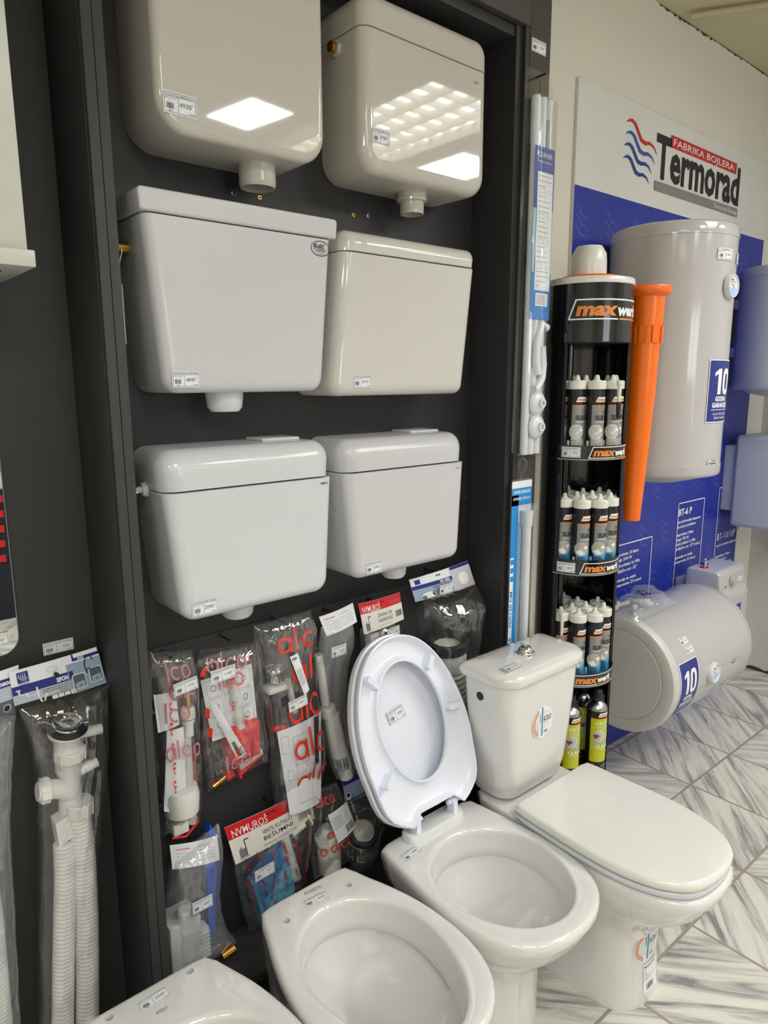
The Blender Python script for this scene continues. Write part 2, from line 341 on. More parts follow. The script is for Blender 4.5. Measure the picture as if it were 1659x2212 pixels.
# ceiling lamps
for i, (x, y, a, b) in enumerate(LAMPS):
    e = empty('louvred_ceiling_lamp', (x, y, CEIL), ['recessed tube lamp with white louvre grid above the boilers', 'louvred tube lamp nearest the left shop panel', 'louvred tube lamp in the far left of the shop', 'louvred tube lamp near the shop window on the right'][i], 'ceiling lamp', 'louvred ceiling lamps')
    mb = MB(); wm = M('lamp_white', (240, 238, 225), .4); z0, z1 = CEIL-.10, CEIL
    for s in (-1, 1):
        mb.box((x+s*a/2-.012, y-b/2, z0), (x+s*a/2+.012, y+b/2, z1), wm); mb.box((x-a/2, y+s*b/2-.012, z0), (x+a/2, y+s*b/2+.012, z1), wm)
    mb.box((x-a/2, y-b/2, z1-.012), (x+a/2, y+b/2, z1-.001), wm); mb.build('lamp_housing', e, smooth=0)
    mb = MB()
    for k in range(1, 4): mb.box((x-a/2+a*k/4-.003, y-b/2, z0), (x-a/2+a*k/4+.003, y+b/2, z0+.036), wm)
    for k in range(1, 12): mb.box((x-a/2, y-b/2+b*k/12-.002, z0+.003), (x+a/2, y-b/2+b*k/12+.002, z0+.036), wm)
    mb.build('louvre_grid', e, smooth=0)
for i, (x, y, a, b) in enumerate(PANELS):
    e = empty('flat_ceiling_panel_light', (x, y, CEIL), ['small square bright panel light above the toilets', 'square bright panel light above the water heaters', 'square panel light at the left end of the shop', 'square panel light beside the shop window'][i], 'ceiling lamp', 'flat panel lights')
    mb = MB(); mb.box((x-a/2-.015, y-b/2-.015, CEIL-.028), (x+a/2+.015, y+b/2+.015, CEIL), M('lamp_white', (240, 238, 225), .4), .004); mb.build('lamp_frame', e); e.rotation_euler.z = R(-10) if i == 0 else 0
# ================================================================== DISPLAY FURNITURE
e = empty('display_alcove', (.986, 1.42, 0), 'tall charcoal display alcove holding the cisterns and hanging bags', 'display cabinet')
B, B2 = BLKBOARD(), BLKBOARD2(); YW = 1.40
mb = MB(); mb.box((.43, YW, .155), (1.545, YW+.018, .9375), B, .0012); mb.box((.43, YW, .938), (1.545, YW+.018, 2.42), B, .0012); mb.box((.43, YW+.004, .9), (1.545, YW+.018, 1.0), B); mb.build('back_panel', e)
mb = MB(); mb.box((.447, 1.25, 0), (.465, YW, 2.42), B); mb.box((.4295, 1.256, 0), (.4465, 1.448, 2.42), B, .001); mb.build('left_side_panel', e)
mb = MB(); mb.box((.4305, 1.243, 0), (.4475, 1.252, 2.46), B2, .001); mb.box((.4485, 1.243, 0), (.4655, 1.2505, 2.46), B2, .001); mb.build('left_front_edge', e)
mb = MB(); mb.box((1.507, 1.257, 0), (1.529, YW, 2.42), B); mb.build('right_side_panel', e)
mb = MB(); mb.box((1.529, 1.2455, 0), (1.545, 1.40, 2.42), B); mb.box((1.5455, 1.2435, 0), (1.627, 1.449, 2.60), M('charcoal_stile', (72, 68, 66), .5, spec=.3), .001); mb.build('right_stile', e)
mb = MB(); mb.box((.447, 1.2435, 2.372), (1.5445, 1.2615, 2.60), M('charcoal_stile', (72, 68, 66), .5), .001); mb.box((.466, 1.262, 2.345), (1.507, 1.40, 2.372), B, .001); mb.build('header_board', e)
mb = MB(); mb.box((.4655, 1.2455, .135), (1.507, YW, .155), B2, .001); mb.box((.4655, 1.265, 0), (1.507, 1.283, .135), B); mb.build('bottom_shelf', e)
e = empty('left_display_panel', (-.2, 1.43, 0), 'plain charcoal wall panel on the left with the bagged sink traps', 'display panel')
mb = MB(); mb.box((-1.2, 1.427, 0), (.429, 1.4495, 2.60), M('charcoal_side_panel', (54, 54, 53), .5, var=.06, bump=.1, bscale=400, spec=.3)); mb.build('panel_board', e)
# screws left in the alcove back
for k, (x, z, c, lb) in enumerate([(.775, 1.890, 'g', 'grey countersunk screw under the big top left cistern'), (.837, 1.890, 'y', 'brassy cross-head screw under the big top left cistern'), (1.094, 1.890, 'y', 'brassy screw above the smooth cream cistern'), (1.140, 1.895, 'g', 'grey screw above the smooth cream cistern'), (1.505, 1.161, 'g', 'tiny screw at the right edge of the alcove back')]):
    mb = MB(); mt = BRASS() if c == 'y' else CHROME(); r = .0055 if k < 4 else .003
    mb.lathe([(r, 0), (r, .001), (r*.8, .0018)], (x, YW-.0001, z), mt, axis=(0, -1, 0), seg=16)
    for d in ((1, 0), (0, 1)): mb.box((x-(.6 if d[0] else .15)*r, YW-.0024, z-(.6 if d[1] else .15)*r), (x+(.6 if d[0] else .15)*r, YW-.0016, z+(.6 if d[1] else .15)*r), INK())
    tag(mb.build('screw', origin=(x, YW, z)), lb, 'screw', 'screws in the alcove back')
# ================================================================== CISTERNS
def cistern(name, label, top, bot, z0, zs, z1, yf, mat, rb=.05, rt_=.03, re=.02, lid_over=0, lid_side=(1, 1, 1, 1), lid_re=None, taper_y=0, xl=None, lid_flat=True):
    """top/bot: (x0,x1) at z1/z0; zs seam height; yf front plane"""
    cx = (top[0]+top[1])/2; e = empty(name, (cx, YW, z0), label, 'toilet cistern', 'wall hung cisterns')
    def X(z, k): return bot[k]+(top[k]-bot[k])*(z-z0)/(z1-z0)
    def fb(u, v, y): return (u, y-0*(y < YW-.01)+taper_y*(1-(v-z0)/(z1-z0))*(YW-y)/(YW-yf), v)
    mb = MB(); pillow(mb, [(bot[0], z0, rb), (bot[1], z0, rb), (X(zs, 1), zs-.001, .003), (X(zs, 0), zs-.001, .003)], YW-.001, yf, re, mat, k=8, sides=(1, 1, 1, .05), n=7, f=fb)
    mb.build('tank_body', e, smooth=50)
    mb = MB(); L = lid_over
    pillow(mb, [(X(zs, 0)-L, zs+.0006, .002 if not L else .004), (X(zs, 1)+L, zs+.0006, .002 if not L else .004), (top[1]+L, z1, rt_), (top[0]-L, z1, rt_)], YW-.001, yf-L, lid_re or re, mat, k=8, sides=lid_side if L else (1, 1, .05, 1), n=9, f=fb)
    mb.build('lid', e, smooth=50)
    return e
def spout(e, x, y, z, r, h, mat, kind='plain'):
    mb = MB()
    if kind == 'plain': mb.lathe([(r*1.02, .02), (r, 0), (r, -h+.006), (r*.93, -h), (r*.82, -h), (r*.80, -h+.02)], (x, y, z), mat, seg=32, cap0=False)
    elif kind == 'thread':
        pr = [(r*1.25, .02), (r*1.25, -h*.30), (r*1.30, -h*.33), (r*1.30, -h*.42), (r*1.05, -h*.45)]
        for k in range(6): zz = -h*(.48+.07*k); pr += [(r*1.03, zz), (r, zz-h*.02), (r*1.03, zz-h*.04)]
        pr += [(r, -h), (r*.85, -h), (r*.84, -h*.5)]; mb.lathe(pr, (x, y, z), mat, seg=32, cap0=False)
    else: mb.lathe([(r*1.05, .02), (r, -h*.3), (r*.93, -h*.8), (r*.75, -h), (r*.6, -h)], (x, y, z), mat, seg=32, cap0=False)
    mb.build('outlet_pipe', e)
C1 = cistern('large_cistern', 'biggest glossy cream cistern, top left, cut by the frame, priced 4930', (.549, .905), (.549, .905), 1.930, 2.26, 2.33, 1.245, PLW(), rb=.058, rt_=.05, re=.016)
spout(C1, .792, 1.33, 1.932, .0375, .045, PLW())
ticket(C1, (.5600, 1.2446, 1.958), .062, .036, 'VODOKOTLIC GEBERIT AP116', '4930', 3)
C2 = cistern('square_cistern', 'glossy cream square cistern at top right of the alcove, priced 4780', (1.005, 1.400), (1.005, 1.400), 1.945, 2.228, 2.30, 1.25, PLW(), rb=.05, rt_=.04, re=.028)
spout(C2, 1.225, 1.335, 1.948, .0285, .05, PLW(), 'thread')
ticket(C2, (1.030, 1.2496, 2.003), .050, .031, 'VODOKOTLIC GEBERIT AP112', '4780', 4)
a = Art(plane((1.345, 1.2494, 2.196))); a.text('GEBERIT', 0, 0, .0055, GREYINK(), width=.018, res=1); a.build('brand_print', C2)
mb = MB(); mb.tube([(.985, 1.335, 2.205), (1.008, 1.335, 2.205)], .011, BRASS(), 16); mb.build('brass_inlet', C2)
mb = MB(); mb.tube([(.996, 1.335, 2.205), (1.008, 1.335, 2.205)], .016, PLW(), 6); mb.build('inlet_nut', C2)
C3 = cistern('lidded_cistern', 'wide white cistern with raised square lid in the second row, priced 4840', (.510, .925), (.538, .893), 1.478, 1.792, 1.832, 1.25, PLC(), rb=.032, rt_=.008, re=.022, lid_over=.006, lid_re=.005)
spout(C3, .690, 1.32, 1.479, .038, .040, PL(), 'cup')
ticket(C3, (.549, 1.2496, 1.489), .054, .030, 'VODOKOTLIC KRUSIK', '4840', 5)
a = Art(plane((.889, 1.2494, 1.770)))
a.ring(0, 0, .0235, .0014, INK(), n=36, rv=.62); a.text('Kušić', -.004, .001, .0085, INK(), bold=.02, width=.026, shear=.25, align='c'); a.rect(-.008, -.0012, .013, -.0004, INK())
a.text('PLASTIKA', .0, -.0065, .0040, INK(), bold=.01, width=.026, align='c'); a.text('UZDOVO', .002, -.0125, .0030, INK(), width=.016, align='c')
a.ring(-.0145, .0045, .0025, .0006, INK(), n=12); a.stroke([(-.0145, .0045), (-.0145, -.002), (-.019, -.002)], .0006, INK()); a.build('oval_badge', C3)
mb = MB(); mb.tube([(.470, 1.34, 1.742), (.528, 1.34, 1.742)], .011, BRASS(), 14); mb.build('brass_inlet', C3)
mb = MB(); mb.prism([(.885, 1.34, 1.832), (.925, 1.34, 1.832), (.922, 1.345, 1.856)], PAPER(), (0, .001, 0)); mb.build('folded_paper', C3)
C4 = cistern('smooth_cistern', 'smooth cream cistern with rounded slim lid, right of the wide lidded one, priced 3470', (.953, 1.375), (.915, 1.332), 1.466, 1.775, 1.822, 1.25, M('ivory_gloss_plastic', (208, 205, 198), .05, var=.01, scale=5), rb=.026, rt_=.03, re=.026, lid_re=.032)
ticket(C4, (.972, 1.2496, 1.484), .050, .029, 'VODOKOTLIC NIAGARA', '3470', 6)
a = Art(plane((1.000, 1.2494, 1.792))); a.text('DIOD', 0, 0, .006, GREYINK(), width=.014, res=1); a.build('brand_print', C4)
mb = MB(); mb.lathe([(.012, 0), (.012, .002)], (.9385, 1.33, 1.72), INK(), axis=(-1, 0, 0), seg=20); mb.build('inlet_hole', C4)
C5 = cistern('rounded_lid_cistern', 'wide white cistern with deep rounded lid and side lever, priced 2090', (.512, .915), (.545, .893), 1.030, 1.292, 1.372, 1.245, PL(), rb=.035, rt_=.055, re=.024, lid_re=.045)
spout(C5, .700, 1.325, 1.034, .037, .040, PL(), 'cup')
ticket(C5, (.560, 1.2446, 1.043), .054, .032, 'VODOKOTLIC NVM 1 VISOKA', '2090', 7)
a = Art(plane((.873, 1.2444, 1.276))); a.text('NVMUROŠ', 0, 0, .0055, INK(), width=.019, res=1, bold=.01); a.build('brand_print', C5)
mb = MB(); mb.lathe([(.016, 0), (.016, .008), (.012, .016)], (.527, 1.34, 1.292), PL(), axis=(-1, 0, 0), seg=20); mb.tube([(.514, 1.34, 1.292), (.497, 1.335, 1.292), (.478, 1.325, 1.294)], [.007, .006, .006], PL(), 12); mb.box((.4675, 1.30, 1.2905), (.492, 1.335, 1.2955), PL(), .002); mb.build('flush_lever', C5)
mb = MB(); mb.box((.770, 1.31, 1.3715), (.865, 1.385, 1.3785), PL(), .003); mb.build('flush_button', C5)
C6 = cistern('compact_cistern', 'small bright white cistern with rounded lid, bottom right of the six, priced 1890', (.940, 1.346), (.972, 1.326), 1.035, 1.292, 1.368, 1.25, PLC(), rb=.030, rt_=.052, re=.024, lid_re=.045)
spout(C6, 1.155, 1.325, 1.038, .034, .040, PL(), 'cup')
ticket(C6, (1.003, 1.2496, 1.047), .048, .029, 'VODOKOTLIC NVM 1 NISKA', '1890', 8)
a = Art(plane((1.302, 1.2494, 1.274))); a.text('NVMUROŠ', 0, 0, .005, GREYINK(), width=.014, res=1); a.build('brand_print', C6)
mb = MB(); mb.box((1.20, 1.31, 1.3675), (1.30, 1.385, 1.3745), PL(), .003); mb.build('flush_button', C6)
mb = MB(); mb.tube([(.955, 1.33, 1.275), (.958, 1.33, 1.275)], .012, PLC(), 20); mb.build('inlet_cap', C6)
# pull handle hanging behind the lidded cistern
e = empty('pull_handle', (.489, 1.33, 1.56), 'long cream pull handle on a wire hanging left of the wide lidded cistern', 'pull handle')
mb = MB(); mb.box((.482, 1.324, 1.567), (.499, 1.338, 1.678), M('cream_plastic', (214, 212, 196), .3), .004); mb.build('grip', e)
mb = MB(); mb.tube([(.490, 1.331, 1.678), (.498, 1.331, 1.715), (.506, 1.331, 1.745)], .0012, CHROME(), 6); mb.build('wire', e)
# ================================================================== TOILETS
NA = 72
def catmull(pts, m=8):
    out = []; n = len(pts)
    for i in range(n):
        p0, p1, p2, p3 = [Vector(pts[(i+k) % n]) for k in (-1, 0, 1, 2)]
        for j in range(m):
            t = j/m; out.append(.5*((2*p1)+(-p0+p2)*t+(2*p0-5*p1+4*p2-p3)*t*t+(-p0+3*p1-3*p2+p3)*t**3))
    return out
def polar(poly, c, n=NA):
    """radius of closed outline around c at n angles"""
    P = [Vector((p[0]-c[0], p[1]-c[1])) for p in poly]; res = []
    for k in range(n):
        a = 2*math.pi*k/n; d = Vector((math.cos(a), math.sin(a))); best = 0
        for i in range(len(P)):
            p, q = P[i-1], P[i]; e_ = q-p; den = d.x*e_.y-d.y*e_.x
            if abs(den) < 1e-12: continue
            t = (p.x*e_.y-p.y*e_.x)/den; s = (p.x*d.y-p.y*d.x)/den
            if t > 0 and -1e-6 <= s <= 1+1e-6: best = max(best, t)
        res.append(best)
    return res
def ringz(rad, c, z, sc_=1.0, off=0, sy=1):
    n = len(rad); return [(c[0]+(rad[k]*sc_+off)*math.cos(2*math.pi*k/n), c[1]+(rad[k]*sc_+off)*math.sin(2*math.pi*k/n)*sy, z) for k in range(n)]
def mirror(half): # half outline from back (x>=0) to front
    return half+[(-x, y) for x, y in half[::-1] if x > 1e-6]
def smooth_outline(half, r=3): return catmull(mirror(half), 6)
def lerp(a, b, t): return [p+(q-p)*t for p, q in zip(a, b)]
def ellipse(a, b, bb, c, n=NA):
    out = []
    for k in range(n):
        t = 2*math.pi*k/n; s, co = math.sin(t), math.cos(t); B_ = bb if s > 0 else b
        out.append(1/math.sqrt((co/a)**2+(s/B_)**2))
    return out
def toilet(name, label, loc, half, inner, base, mat, zr=.40, holes=None, bowl_c=-.235, foot=None, label_cat='toilet'):
    """local: back at y=0, front -y, centre x=0"""
    e = empty(name, (loc[0], loc[1], 0), label, 'toilet', 'toilet bowls in a row'); c = (0, bowl_c); O = Vector((loc[0], loc[1], 0))
    out = polar(catmull(mirror(half), 6), c); ia, ibf, ibb = inner; inn = ellipse(ia, ibf, ibb, c)
    bs = polar(catmull(mirror(base), 6), c); ft = polar(catmull(mirror(foot or base), 6), c)
    rg = []
    def A(r, z, s=1, off=0, dy=0): rg.append([(x, y+dy, zz) for x, y, zz in ringz(r, c, z, s, off)])
    A(ft, 0, 1); A(ft, .012, 1, .001); A(lerp(ft, bs, .6), .05); A(bs, .11); A(bs, .18, 1.0)
    for t, z in ((.06, .215), (.2, .243), (.42, .270), (.62, .297), (.78, .322), (.9, .348), (.97, .37)): A(lerp(bs, out, t), zr-.40+z)
    A(out, zr-.022); A(out, zr-.010); A(out, zr-.005, 1, -.0015); A(out, zr-.001, 1, -.006); A(out, zr, 1, -.013)
    A(inn, zr, 1, .013); A(inn, zr-.001, 1, .006); A(inn, zr-.006, 1, .001); A(inn, zr-.014); A(inn, zr-.05, .965); A(inn, zr-.068, .945)
    A(inn, zr-.070, .955); A(inn, zr-.074, .985)
    for z, s, dy in ((.095, .95, 0), (.12, .88, .002), (.15, .77, .006), (.18, .63, .012), (.21, .47, .02), (.235, .33, .028), (.245, .25, .03), (.275, .2, .032)): A(inn, zr-z, s, 0, dy)
    mb = MB(); mb.loft([[Vector(p)+O for p in r] for r in rg], mat, True, True); body = mb.build('bowl', e, smooth=60)
    if holes:
        for s in (-1, 1):
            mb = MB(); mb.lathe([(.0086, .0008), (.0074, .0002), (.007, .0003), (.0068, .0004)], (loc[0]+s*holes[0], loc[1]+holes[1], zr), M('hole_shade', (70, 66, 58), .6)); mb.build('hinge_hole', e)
    return e
def cut_holes(e, pts, zr, r=.0075):
    """real drilled holes through the deck"""
    body = [o for o in e.children if o.name.startswith('bowl')][0]; bm = bmesh.new()
    for x, y in pts: bmesh.ops.create_cone(bm, cap_ends=True, segments=20, radius1=r, radius2=r, depth=.09, matrix=Matrix.Translation((x, y, zr)))
    me = bpy.data.meshes.new('cut'); bm.to_mesh(me); bm.free(); co = bpy.data.objects.new('cut', me); COL.objects.link(co)
    co.location = ORG[e.name]
    md = body.modifiers.new('b', 'BOOLEAN'); md.operation = 'DIFFERENCE'; md.object = co; md.solver = 'EXACT'
    bpy.context.view_layer.update(); dg = bpy.context.evaluated_depsgraph_get(); nm = bpy.data.meshes.new_from_object(body.evaluated_get(dg))
    body.modifiers.clear(); body.data = nm; nm.shade_smooth(); nm.set_sharp_from_angle(angle=R(60)); bpy.data.objects.remove(co)
CE_ = CER()
H3 = [(0, 0), (.08, 0), (.145, -.004), (.157, -.018), (.163, -.06), (.171, -.12), (.178, -.19), (.181, -.25), (.177, -.315), (.160, -.375), (.125, -.425), (.07, -.456), (0, -.466)]
BASE = [(0, 0), (.07, 0), (.10, -.01), (.108, -.08), (.112, -.17), (.108, -.25), (.085, -.30), (.045, -.325), (0, -.33)]
FOOT = [(0, .0), (.09, 0), (.125, -.01), (.128, -.08), (.126, -.17), (.120, -.26), (.095, -.32), (.05, -.348), (0, -.355)]
t3 = toilet('floor_standing_toilet', 'white toilet bowl with its seat and lid raised, second from the right', (1.110, 1.155), H3, (.147, .185, .145), BASE, CE_)
a = Art(plane((.972, 1.068, .4003), (.995, .1, 0), (-.1, .995, 0), (0, 0, 1))); a.label(0, 0, .056, .028, 'WC SOLJA SIMPLON BLOK', '3980', 9); a.build('price_label', t3)
H2 = [(0, 0), (.06, 0), (.103, -.003), (.116, -.016), (.130, -.06), (.152, -.12), (.170, -.19), (.178, -.26), (.176, -.33), (.158, -.40), (.122, -.452), (.07, -.483), (0, -.492)]
t2 = toilet('floor_standing_toilet', 'open white toilet bowl with two bolt holes, left of the raised-seat bowl, priced 3620', (.742, 1.160), H2, (.133, .215, .160), BASE, CE_, bowl_c=-.245)
cut_holes(t2, [(-.081, -.062), (.081, -.062)], .40)
a = Art(plane((.712, 1.099, .4003), (.99, -.12, 0), (.12, .99, 0), (0, 0, 1))); a.label(0, 0, .058, .026, 'WC SOLJA ROSSETTI SIMPLON', '3620', 10); a.text('ROSSETTI', .016, .036, .009, GREYINK(), width=.04); a.build('price_label', t2)
H1 = [(0, 0), (.07, 0), (.112, -.003), (.124, -.016), (.140, -.06), (.160, -.12), (.174, -.19), (.180, -.26), (.176, -.33), (.158, -.40), (.122, -.452), (.07, -.483), (0, -.492)]
t1 = toilet('floor_standing_toilet', 'white toilet bowl cut off at the bottom left corner, priced 5370', (.378, 1.133), H1, (.135, .205, .125), BASE, CE_, bowl_c=-.25)
cut_holes(t1, [(-.0755, -.022), (.0755, -.022)], .40)
a = Art(plane((.350, 1.081, .4003), (1, .03, 0), (-.03, 1, 0), (0, 0, 1))); a.label(0, 0, .055, .028, 'WC SOLJA IDOL SIMPLON', '5370', 11); a.text('KOŁO', .018, -.022, .008, GREYINK(), width=.020); a.build('price_label', t1)
# close coupled toilet
T4X, T4Y = 1.443, 1.165
H4 = [(0, 0), (.09, 0), (.135, -.004), (.146, -.02), (.149, -.12), (.150, -.19), (.156, -.28), (.162, -.36), (.164, -.43), (.154, -.50), (.127, -.56), (.08, -.60), (0, -.612)]
B4 = [(0, 0), (.07, 0), (.09, -.01), (.092, -.1), (.088, -.2), (.092, -.30), (.094, -.38), (.078, -.43), (.045, -.452), (0, -.458)]
F4 = [(0, 0), (.10, 0), (.125, -.01), (.128, -.1), (.118, -.25), (.112, -.35), (.098, -.42), (.055, -.458), (0, -.465)]
t4 = toilet('close_coupled_toilet', 'complete white toilet with cistern and closed lid, rightmost of the row', (T4X, T4Y), H4, (.13, .19, .17), B4, CE_, bowl_c=-.35, zr=.398, foot=F4)
def lidslab(mb, pol, c, O, z0, z1, mat, re=.012, crown=.004):
    rg = [ringz(pol, c, z0, 1, -.008), ringz(pol, c, z0+.003, 1, -.001), ringz(pol, c, z1-re)]
    for j in range(1, 6): a_ = math.pi/2*j/5; rg.append(ringz(pol, c, z1-re*(1-math.sin(a_)), 1, -re*(1-math.cos(a_))))
    for s in (.8, .5, .25): rg.append(ringz(pol, c, z1+crown*(1-s), s))
    mb.loft([[Vector(p)+O for p in r] for r in rg], mat)
LH = [(0, -.150), (.10, -.150), (.150, -.152), (.160, -.165), (.163, -.22), (.168, -.30), (.170, -.38), (.167, -.44), (.153, -.505), (.124, -.56), (.078, -.597), (0, -.609)]
LP = polar(catmull(mirror(LH), 6), (0, -.38)); O4 = Vector((T4X, T4Y, 0))
mb = MB(); lidslab(mb, [r*.985 for r in LP], (0, -.38), O4, .3995, .416, PL(), .006, 0); mb.build('seat_ring', t4, smooth=60)
mb = MB(); lidslab(mb, LP, (0, -.38), O4, .4195, .443, M('lid_plastic', (226, 226, 219), .12), .014, .005); mb.build('seat_lid', t4, smooth=60)
# tank
mb = MB(); rg = []
def rrect(cx, cy, w_, d, r, z, k=6): return [(u, v, z) for u, v in rpoly([(cx-w_/2, cy-d/2, r), (cx+w_/2, cy-d/2, r), (cx+w_/2, cy+d/2, min(r, .015)), (cx-w_/2, cy+d/2, min(r, .015))], 0, k)]
TY = 1.106; TX = 1.434
for z, w_, d, r, dy in ((.3985, .20, .085, .035, .018), (.404, .235, .105, .045, .010), (.418, .256, .120, .05, .004), (.46, .272, .130, .05, .001), (.55, .294, .138, .05, 0), (.65, .314, .145, .05, 0), (.742, .328, .150, .05, 0)):
    rg.append(rrect(TX, TY+dy, w_, d, r, z))
mb.loft(rg, CE_); mb.build('cistern_tank', t4, smooth=60)
mb = MB(); rg = []
for z, s in ((.7435, -.004), (.746, .008), (.760, .012), (.768, .010), (.775, .002), (.781, -.016), (.785, -.04), (.787, -.07)): rg.append(rrect(TX, TY-.002, .328+2*s, .156+2*s, .055+s*.8, z))
mb.loft(rg, CE_); mb.build('cistern_lid', t4, smooth=60)
mb = MB(); mb.lathe([(.024, -.002), (.024, .004), (.022, .007), (.0195, .007), (.019, .011), (.016, .017), (.009, .021), (0.001, .022)], (1.419, 1.095, .786), CHROME(), seg=32, cap1=False); mb.box((1.417, 1.077, .806), (1.421, 1.113, .8085), CHROME(), .001); mb.build('flush_button', t4)
a = Art(plane((1.291, 1.045, .7864), (1, .02, 0), (-.02, 1, 0), (0, 0, 1))); a.label(0, 0, .060, .030, 'WC BLOK KOLO SIMPLON', '11590', 12); a.build('price_label', t4)
a = Art(plane((1.298, 1.150, .7830), (1, .1, 0), (-.1, 1, 0), (0, 0, 1))); a.text('KOŁO', 0, 0, .008, GREYINK(), width=.022); a.build('brand_print', t4)
mb = MB(); mb.tube([(TX-.1575, 1.122, .700), (TX-.1622, 1.122, .700)], .0115, INK(), 20); mb.build('inlet_hole', t4)
def kolo(parent, fn, s, tail=False):
    a = CArt(fn, .006, .02); a.disc(0, 0, .046*s, WHITE()); a.lay()
    pk = M('salmon_print', (214, 160, 138), .5); pts = [(-.043*s*math.cos(R(q)), .043*s*math.sin(R(q))) for q in range(-68, 69, 8)]
    inner_ = [(-.043*s*math.cos(R(68))-.0*s, .03*s)] ; a.poly(pts+[(-.016*s, .028*s), (-.030*s, .014*s), (-.031*s, -.012*s), (-.016*s, -.028*s)], pk); a.lay()
    a.poly([(-.016*s, .022*s), (-.004*s, .026*s), (-.004*s, -.030*s), (-.024*s, -.018*s), (-.027*s, .006*s)], M('pale_grey_print', (222, 224, 224), .5))
    a.lay(); a.rect(-.004*s, -.040*s, .001*s, .044*s, M('teal_print', (40, 140, 190), .5)); a.rect(-.011*s, .002*s, -.008*s, .026*s, GREYINK())
    a.text('KOŁO', .005*s, .000, .017*s, INK(), width=.034*s); a.rect(.005*s, -.006*s, .030*s, -.005*s, GREYINK()); a.text('IDOL', .008*s, .024*s, .007*s, M('pale_grey_print', (222, 224, 224), .5))
    a.text('WC kompakt', .006*s, -.014*s, .003*s, GREYINK(), res=1); a.text('3/6 L', .006*s, -.020*s, .003*s, GREYINK(), res=1); a.barcode(.006*s, -.034*s, .022*s, -.026*s, GREYINK(), 4, 8)
    if tail:
        a.w = .0004; a.poly([(-.012, -.052), (.042, -.052), (.042, -.130), (-.012, -.130)], WHITE()); a.lay()
        a.text('M13201000', -.008, -.064, .006, INK(), bold=.02, res=1)
        for i, t_ in enumerate(('T4', 'blan', 'T-cistern', 'O poids net 16 kg', 'M sitz 3/6 liter')): a.text(t_, -.008, -.073-.006*i, .0035, INK(), res=1)
        a.barcode(0, -.124, .026, -.108, INK(), 8, 14)
    return a.build('round_sticker', parent)
kolo(t4, lambda u, v, w: Vector((1.421+u, TY-.0723-w+.0*v, .612+v)), .95)
P_B = polar(catmull(mirror(B4), 6), (0, -.35)); P_F = polar(catmull(mirror(F4), 6), (0, -.35))
def pedestal(u, v, w):
    t = 0 if v < .012 else (.6*(v-.012)/.038 if v < .05 else (.6+.4*(v-.05)/.06 if v < .11 else 1)); a_ = R(263)+u/.100; k = a_/(2*math.pi)*NA; i_ = int(k) % NA; f_ = k-int(k)
    r = (P_B[i_]*(1-f_)+P_B[(i_+1) % NA]*f_)*t+(P_F[i_]*(1-f_)+P_F[(i_+1) % NA]*f_)*(1-t); r += .001+w+max(0, v-.18)*.9*.06
    return Vector((T4X+r*math.cos(a_), T4Y-.35+r*math.sin(a_), v))
def pk_(u, v, w): return pedestal(u, v+.158, w)
kolo(t4, pk_, .95, True)
mb = MB(); mb.lathe([(.006, 0), (.006, .002)], (T4X-.1275, .905, .045), INK(), axis=(-1, 0, 0), seg=16); mb.build('bolt_hole', t4)
# ================================================================== RAISED SEAT AND LID
se = empty('raised_toilet_seat', (1.110, 1.135, .40), 'plastic toilet seat with its lid raised against the wall, priced 500, on the third bowl', 'toilet seat')
SP = M('blue_white_seat_plastic', (236, 239, 250), .2, var=.01, scale=4, sss=0)
S0 = Vector((1.110, 1.118, .452)); tilt = R(19.5)
VU = Vector((0, math.sin(tilt), math.cos(tilt))); VN = Vector((0, -math.cos(tilt), math.sin(tilt)))  # up along seat, outward (towards the viewer)
LEAN = R(3.5)
def SW(u, v, w):
    q = max(0, v)
    return S0+Vector((1, 0, 0))*(u-q*math.sin(LEAN)*1.0)+VU*v+VN*w
SH = [(0, .014), (.058, .014), (.066, .006), (.072, -.012), (.092, -.010), (.114, .003), (.138, .020), (.152, .040), (.161, .070), (.166, .107), (.172, .15), (.173, .2), (.165, .26), (.147, .32), (.118, .375), (.08, .415), (.04, .434), (0, .440)]
HH = (.118, .16, .155)
sc_ = (0, .226); so = polar(catmull(mirror(SH), 6), sc_); si = ellipse(.104, .149, .149, (0, .226))
def rs(r, s, off, w): return [SW(sc_[0]+(r[k]*s+off)*math.cos(2*math.pi*k/NA), sc_[1]+(r[k]*s+off)*math.sin(2*math.pi*k/NA), w) for k in range(NA)]
# seat ring: shell open towards the viewer (its underside), walls 16 mm
mb = MB(); rg = [rs(so, 1, 0, .018), rs(so, 1, .0015, .016), rs(so, 1, .001, .004), rs(so, 1, -.006, -.004), rs(lerp(si, so, .5), 1, 0, -.008), rs(si, 1, .004, -.004), rs(si, 1, -.001, .004), rs(si, 1, -.001, .012), rs(si, 1, .0005, .0135), rs(si, 1, .0045, .0125), rs(si, 1, .006, .004), rs(lerp(si, so, .25), 1, 0, -.001), rs(lerp(si, so, .5), 1, 0, -.003), rs(lerp(si, so, .8), 1, 0, -.001), rs(so, 1, -.009, .004), rs(so, 1, -.005, .017), rs(so, 1, -.003, .019)]
mb.loft(rg+[rg[0]], SP, False, False); mb.build('seat_ring', se, smooth=55)
